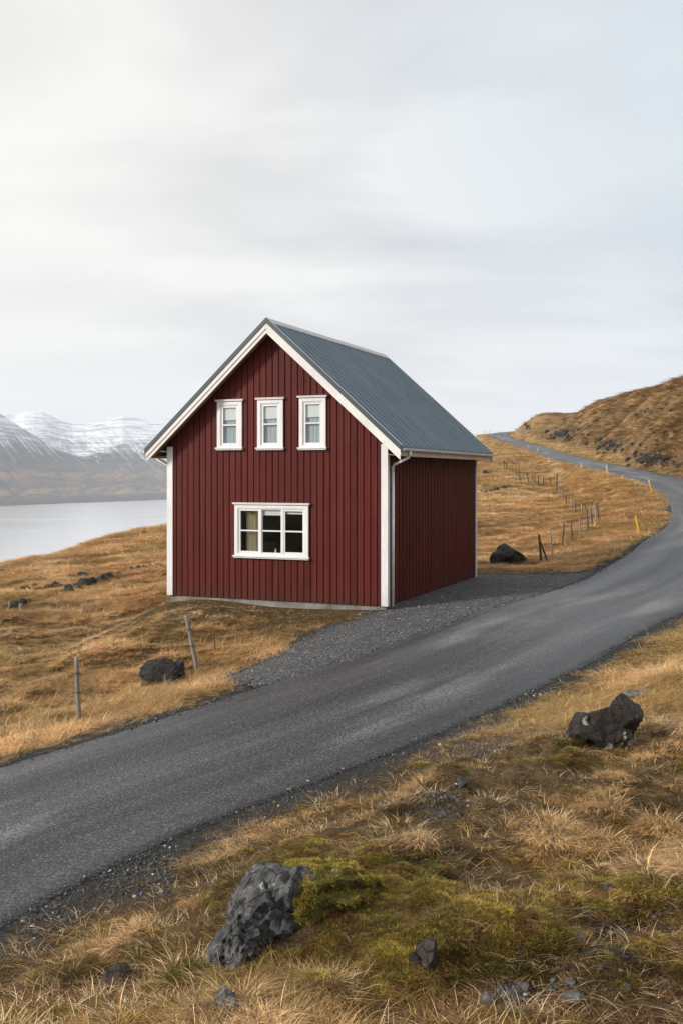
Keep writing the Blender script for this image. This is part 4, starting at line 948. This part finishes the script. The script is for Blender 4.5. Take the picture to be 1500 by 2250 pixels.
fence('wire_fence', [((1285,1126),(1285,1110)),((1277,1131),(1277,1108)),((1264,1129),(1263,1098)),((1256,1115),(1255,1091)),((1243,1108),(1242,1088)),((1234,1098),(1232,1076)),((1228,1090),(1226,1062)),((1222,1077),(1223,1042))],
      'thin fence line descending the grass between the tall posts and the upper corner post', [('dark_post', 1), ('post', 1)]*3+[('post', 1.5), ('dark_post', 1.6)], .046)
fence('wire_fence', [((1210,1070),(1207,1047)),((1193,1067),(1193,1048)),((1183,1067),(1181,1046)),((1174,1062),(1174,1042)),((1168,1058),(1169,1043)),((1160,1060),(1156,1038)),((1142,1058),(1139,1030)),((1134,1040),(1131,1028)),((1108,1034),(1106,1010)),((1113,1034),(1111,1016))],
      'far fence line of thin posts crossing the slope below the upper road', 'dark_post', .055)
fence('wire_fence', [((1064,952),(1063,942)),((1069,951),(1069,944)),((1075,950),(1074,943))], 'tiny fence on the skyline beside the top of the road', 'post', .05, wires=(.6,))
def marker(px, py, ptop, mats, label, dx=0):
    g, h, d = post_span(px, py, px+dx, ptop); h = max(h, .3); e = empty('road_marker', g); tag(e, label, 'marker post', 'marker stakes along the inner road edge')
    ln = d/h; w_ = .058*max(1, g.y/70); w_ = min(w_, .10); ROCKS.append((g.x, g.y-.1, .22))
    def part(nm, a, b, mt, ww=1.):
        m = MB(); m.prism([(-w_/2*ww, -.014*ww), (w_/2*ww, -.014*ww), (w_/2*ww, .014*ww), (-w_/2*ww, .014*ww)], a, b, lambda p, t: (p[0]+ln*t, p[1], t)); m.build(nm, M[mt], e, bevel=.004)
    part('stake', -.2, h*.86, mats[0]); part('reflector', h*.861, h, mats[1], 1.15)
    return e
marker(1403, 1176, 1133, ('yellow', 'yellow'), 'bright yellow marker stake in the grass nearest in the bend', -8)
marker(1431, 1083, 1055, ('yellow', 'whitecap'), 'yellow marker stake with white top where the road swings up', -7)
marker(1333, 1039, 1021, ('pale_yellow', 'pale_yellow'), 'faded yellow marker stake third from the bend', -2)
marker(1276, 1027, 1018, ('pale_yellow', 'whitecap'), 'small faded marker stake fourth from the bend')
marker(1180, 996, 985, ('pale_yellow', 'yellow'), 'small yellowish marker stake below the hill scree')
marker(1159, 987, 978, ('pale_yellow', 'yellow'), 'small marker stake just left of the one below the scree')
marker(1104, 968, 960, ('whitecap', 'whitecap'), 'tiny white marker stake near the top of the road')
marker(1097, 965, 958, ('whitecap', 'whitecap'), 'tiny white marker stake highest on the road')

# faded paint streak on the asphalt
def mat_paintmark():
    t = NT('faded_road_paint'); p = t.pos(); a = t.noise(p, 9, 5, .7); d = t.n('BsdfPrincipled', i={'Base Color': (.30, .30, .31), 'Roughness': .6}); tr = t.n('BsdfTransparent'); mx = t.n('MixShader', i={0: t.ramp(a, [(.44, 0.), (.6, .8)])})
    t.t.links.new(tr.outputs[0], mx.inputs[1]); t.t.links.new(d.outputs[0], mx.inputs[2]); t.t.links.new(mx.outputs[0], t.out.inputs[0]); return t.m
def on_road(px, py):
    d = np.linspace(10, 80, 3000); x = (px-CX)/F*d; zr = ZC-(py-HY)/F*d; D, Z = road_dist(x, d); h = Z+.045*(1-(np.minimum(D, W/2)/(W/2))**2)+.012
    i = np.argmax((zr < h)); return Vector((x[i], d[i], h[i]+.010))
q = [on_road(*p) for p in ((1398,1288),(1408,1292),(1452,1270),(1445,1265))]
bm = bmesh.new(); vs = []
A_, B_, C_, D_ = q; nU = 14
for k in range(nU+1):
    t = k/nU; e0 = A_.lerp(D_, t); e1 = B_.lerp(C_, t); z0 = None; row = []
    for e_ in (e0, e1):
        DD, ZZ = road_dist(np.array([e_.x]), np.array([e_.y])); row.append(bm.verts.new((e_.x, e_.y, ZZ[0]+.045*(1-(min(DD[0], W/2)/(W/2))**2)+.012+.012)))
    vs.append(row)
for a, b in zip(vs, vs[1:]): bm.faces.new([a[0], a[1], b[1], b[0]])
me = bpy.data.meshes.new('road_marking'); bm.to_mesh(me); bm.free(); tag(link('road_marking', me, mat_paintmark()), kind='structure')

build_grass(); build_gravel()
# moss cushion over the outcrop: dense short shoots on a lumpy mound
def moss_mound():
    me = rock_mesh('moss_cushion', 77, (.42, .34, .28), planes=6, rough=.19, sub=5, freq=2.9, mat=None)
    me.materials.clear(); t = NT('moss_mat'); p = t.pos(); a = t.noise(p, 12, 5, .7); b = t.noise(p, 90, 4, .8)
    c = t.mix(t.ramp(a, [(.35, 0.), (.65, 1.)]), (.08, .075, .018), (.30, .25, .055)); c = t.mix(t.ramp(b, [(.4, .6), (.6, 0.)]), c, (.03, .03, .008)); t.bsdf(c, .95, t.bump(t.math('ADD', a, b), 1., .03)); me.materials.append(t.m)
    return me
mo = link('moss_cushion', moss_mound(), None, outcrop); mo.location = (.38, .46, .20); mo.rotation_euler = (0, .15, .3); mo.scale = (1.15, 1.05, .72)
mo2 = link('moss_cushion', mo.data.copy(), None, outcrop); mo2.location = (.86, .46, .0); mo2.scale = (1.25, 1.0, .55); mo2.rotation_euler = (0, 0, 1.9)
def moss_tufts():
    P = []; 
    for m in (mo, mo2):
        mw = Matrix.Translation(oc) @ Matrix.LocRotScale(m.location, m.rotation_euler, m.scale)
        for v in m.data.vertices:
            if v.normal.z > -.1: P.append((mw @ v.co, (mw.to_3x3() @ v.normal).normalized()))
    random.Random(3).shuffle(P); P = P[:5200]; rot = []; 
    for p, nn in P: e = nn.to_track_quat('Z', 'Y').to_euler(); rot.append(tuple(e))
    n_ = len(P); u = RNG.uniform(0, 1, (n_, 1)); c = GREEN*1.6*(1-u)+YG*1.5*u; c *= RNG.uniform(.6, 1.5, (n_, 1))
    sh = clump('ms', 40, .024, (.010, .030), 1.2, 0, .004, 99, 2)
    tag(scatter('cushion_moss_shoots', [sh], np.array([tuple(p) for p, _ in P]), np.array(rot), np.ones((n_, 3))*RNG.uniform(.7, 1.4, (n_, 1)), np.zeros(n_, int), c), 'bright yellow green moss shoots on top of the pitted outcrop', 'moss', kind='stuff')
bpy.context.view_layer.update(); moss_tufts()

# ------------------------------------------------------------------ fjord and mountains
def mat_water():
    t = NT('fjord_water'); p = t.pos(); a = t.noise(t.map(p, (.004, .03, 1)), 1, 5); w = t.noise(t.map(p, (.35, .6, 1)), 1, 4)
    t.bsdf((.93, .94, .95), t.math('ADD', .12, t.math('MULTIPLY', a, .10)), t.bump(w, .1, .3), **{'IOR': 1.33, 'Metallic': .85}); return t.m
me = mesh_np('water', np.array([(-6900, -900, -70.5), (2900, -900, -70.5), (2900, 9300, -70.5), (-6900, 9300, -70.5)]), np.array([[0, 1, 2, 3]]))
tag(link('water', me, mat_water()), kind='structure')
def mat_mount():
    t = NT('snowy_mountain_ground'); p = t.pos(); g = t.n('NewGeometry'); z = t.math('ADD', t.n('SeparateXYZ', i={0: p}).outputs[2], 70.5)
    band = t.noise(t.map(p, (.0022, .0022, .045)), 1, 6, .7, 1.2); n1 = t.noise(p, .006, 8, .65, .5); n2 = t.noise(t.map(p, (.02, .004, .004)), 1, 7, .7, .3); n3 = t.noise(p, .03, 7, .75)
    rid = t.n('Attribute', attribute_name='gully').outputs['Fac']
    nz = t.n('SeparateXYZ', i={0: g.outputs['Normal']}).outputs[2]
    h = t.math('ADD', z, t.math('MULTIPLY', t.math('SUBTRACT', n1, .5), 90)); h = t.math('ADD', h, t.math('MULTIPLY', t.math('SUBTRACT', n3, .5), 70)); h = t.math('ADD', h, t.math('MULTIPLY', t.math('SUBTRACT', .6, rid), 120)); h = t.math('DIVIDE', h, 500)
    snow = t.ramp(h, [(.31, 0.), (.50, 1.)])
    snow = t.math('MULTIPLY', snow, t.ramp(t.math('ADD', band, t.math('MULTIPLY', n3, .25)), [(.55, .4), (.66, 1.)]))
    low = t.ramp(t.math('DIVIDE', z, 260), [(0., (.03, .03, .032)), (.05, (.06, .055, .045)), (.08, (.26, .18, .085)), (.2, (.10, .078, .06)), (.30, (.24, .15, .08)), (.45, (.075, .065, .065)), (1., (.045, .045, .052))])
    low = t.mix(t.ramp(n2, [(.42, 0.), (.56, .8)]), low, (.04, .036, .040)); low = t.mix(t.ramp(n3, [(.5, 0.), (.7, .5)]), low, (.24, .17, .09))
    c = t.mix(snow, low, (.82, .85, .90)); t.bsdf(c, .9, t.bump(t.math('ADD', n3, t.math('MULTIPLY', band, .5)), .8, 14.)); return t.m
pxs = np.linspace(-1500, 1250, 1700); dd = 2000*np.exp(np.linspace(0, math.log(4.4), 300)); PX, DDm = np.meshgrid(pxs, dd); MX = (PX-CX)/F*DDm
shore = 74*F/np.interp(PX, [-1500, 0, 363, 800, 1250], [96, 69, 54, 40, 34])
r2 = np.interp(PX, [-1500,-600,0,35,55,75,92,110,130,160,190,215,240,270,300,330,370,420,600,900,1100,1250], [900,930,913,911,905,903,905,911,922,932,932,926,919,914,917,920,920,925,955,1005,1035,1040])
r1 = np.interp(PX, [-1500,-500,-200,-60,0,35,60,90,120,180,240,330,420,500,600], [700,690,760,862,907,931,946,966,984,1007,1025,1056,1082,1098,1110])
D1, D2 = 4300., 7000.
def prof(D, Dr, yr, pw, fall):
    top = ZC+(HY-yr)/F*Dr; t = (D-shore)/(Dr-shore); up = -70.5-3+(top+73.5)*np.clip(t, 0, 1)**pw-np.where(t < 0, -t*60, 0)
    return np.where(D <= Dr, up, top-(D-Dr)*fall), np.clip(t, 0, 1)
# uneven scree and plateau steps in the far range
z2, t2 = prof(DDm, D2+250*fbm(PX/120, PX*0, 2, 3), r2, 1.25, .12); z1, t1 = prof(DDm, D1+np.zeros_like(DDm), r1, 1.55, .42)
gul = 1-np.abs(fbm((PX+DDm*.06)/9, DDm/900, 4, 83)); gulA = 1-np.abs(fbm((PX+DDm*.14)/8, DDm/1300, 4, 86)); gul2 = 1-np.abs(fbm(MX/330+9, DDm/520, 6, 84, .55))
amp2 = np.sin(np.pi*np.clip(t2, 0, 1))**.7; amp1 = np.sin(np.pi*np.clip(t1, 0, 1)*.96)**.7
z2 = z2+amp2*(46*(gul2-.75)+7*(gul-.75)); z1 = z1+amp1*(22*(gul2-.75)+9*(gulA-.75))
st_ = z2/26; z2 = np.where(t2 > .35, z2*.80+.20*26*(np.floor(st_)+sstep(.35, .75, st_-np.floor(st_))), z2)*1.0
ridge = sstep(.9, 1.0, t2); z2t = ZC+(HY-r2)/F*DDm; z2 = np.where((DDm < D2+300) & (t2 > .0), np.minimum(z2, z2t+2), z2)
MZ = np.maximum(z1, z2)
gl = np.clip((np.where(z1 > z2, gulA, gul)*.6+gul2*.4-.55)/.4, 0, 1)
a, b = MX.shape; idx = np.arange(a*b).reshape(a, b); Fq = np.stack([idx[:-1, :-1], idx[:-1, 1:], idx[1:, 1:], idx[1:, :-1]], -1).reshape(-1, 4)[:, ::-1][:, ::-1]
me = mesh_np('mountains', np.stack([MX, DDm, MZ], -1).reshape(-1, 3), Fq); attr(me, 'gully', gl)
tag(link('mountains', me, mat_mount()), kind='structure'); print('mount top', MZ.max())
# air
x0, x1, y0, y1 = -7100, 3000, -1000, 9400; zt = max(430., MZ.max()+15)
m = MB(); m.box(x0, x1, y0, y1, -75.5, zt); t = NT('air'); pv = t.n('VolumePrincipled', i={'Color': (.82, .89, 1.), 'Density': 9.5e-5, 'Anisotropy': .2}); t.t.links.new(pv.outputs[0], t.out.inputs['Volume'])
tag(m.build('haze', t.m), kind='stuff')

# ------------------------------------------------------------------ sky and sun
SUN_AZ, SUN_EL = R(-110), R(25)              # azimuth from the view direction (+Y), to the left
w = bpy.data.worlds.new('World'); sc.world = w; w.use_nodes = True; nt = w.node_tree; nt.nodes.clear()
t = NT.__new__(NT); t.t = nt; t.out = nt.nodes.new('ShaderNodeOutputWorld')
sky = t.n('TexSky', sky_type='NISHITA', sun_disc=False, sun_elevation=SUN_EL, sun_rotation=SUN_AZ, air_density=1.0, dust_density=2.0)
dirv = t.n('TexCoord').outputs['Generated']; sx = t.n('SeparateXYZ', i={0: dirv})
# clouds live on a flat layer overhead: project the direction on it
zc = t.math('ADD', t.math('MAXIMUM', sx.outputs[2], 0.0), .22); cx_ = t.math('DIVIDE', sx.outputs[0], zc); cy_ = t.math('DIVIDE', sx.outputs[1], zc)
cp = t.n('CombineXYZ', i={0: cx_, 1: cy_, 2: 0.}).outputs[0]
n1 = t.noise(t.map(cp, (1, 1.5, 1), (0, 0, R(-22)), (1.3, 4.2, 0)), 1.2, 5, .48, .5); n2 = t.noise(t.map(cp, (.5, 1, 1), (0, 0, R(-12)), (7, 2, 0)), 2.6, 6, .55, .6)
k = t.math('ADD', t.math('MULTIPLY', n1, .7), t.math('MULTIPLY', n2, .3))
# glow of the hidden sun through thin cloud, low on the left; bluer high on the right
gd = t.n('VectorMath', operation='DOT_PRODUCT', i={0: dirv, 1: tuple(Vector((-.52, .84, .16)).normalized())}).outputs['Value']; gl_ = t.ramp(gd, [(.82, 0.), (.99, 1.)])
bd = t.n('VectorMath', operation='DOT_PRODUCT', i={0: dirv, 1: tuple(Vector((.45, .80, .42)).normalized())}).outputs['Value']; bl_ = t.ramp(bd, [(.86, 0.), (.99, 1.)])
c = t.ramp(k, [(.39, (.62, .63, .65)), (.48, (.74, .742, .748)), (.57, (.90, .895, .88))])
c = t.mix(t.math('MULTIPLY', bl_, .75), c, (.63, .725, .80)); c = t.mix(t.math('MULTIPLY', gl_, .7), c, (1.0, .96, .885))
hz = t.ramp(sx.outputs[2], [(0., 1.), (.16, 0.)]); c = t.mix(t.math('MULTIPLY', hz, .7), c, (.98, .96, .925))
c10 = t.n('VectorMath', operation='SCALE', i={0: c, 'Scale': 10.0}).outputs[0]
cov = t.mix(.95, sky.outputs[0], c10); bg = t.n('Background', i={'Color': cov, 'Strength': .1}); nt.links.new(bg.outputs[0], t.out.inputs[0])
sd = bpy.data.lights.new('sun', 'SUN'); sd.energy = 4.4; sd.angle = R(8); sd.color = (1, .93, .83); so = bpy.data.objects.new('sun', sd); COL.objects.link(so)
dv = Vector((math.sin(SUN_AZ)*math.cos(SUN_EL), math.cos(SUN_AZ)*math.cos(SUN_EL), math.sin(SUN_EL))); so.rotation_euler = dv.to_track_quat('Z', 'Y').to_euler()

# ------------------------------------------------------------------ camera
cam = bpy.data.cameras.new('camera'); cam.sensor_fit = 'VERTICAL'; cam.sensor_height = 36; cam.sensor_width = 24; cam.lens = F/2250*36; cam.shift_y = -80/2250; cam.clip_start = .1; cam.clip_end = 30000
co = bpy.data.objects.new('camera', cam); COL.objects.link(co); co.location = (0, 0, ZC); co.rotation_euler = (R(90), 0, 0); sc.camera = co
vs_ = sc.view_settings; vs_.view_transform = 'Standard'; vs_.look = 'None'; vs_.exposure = .08; vs_.gamma = 1
sc.cycles.use_denoising = True; sc.cycles.max_bounces = 8; sc.cycles.volume_bounces = 1; sc.cycles.transparent_max_bounces = 12
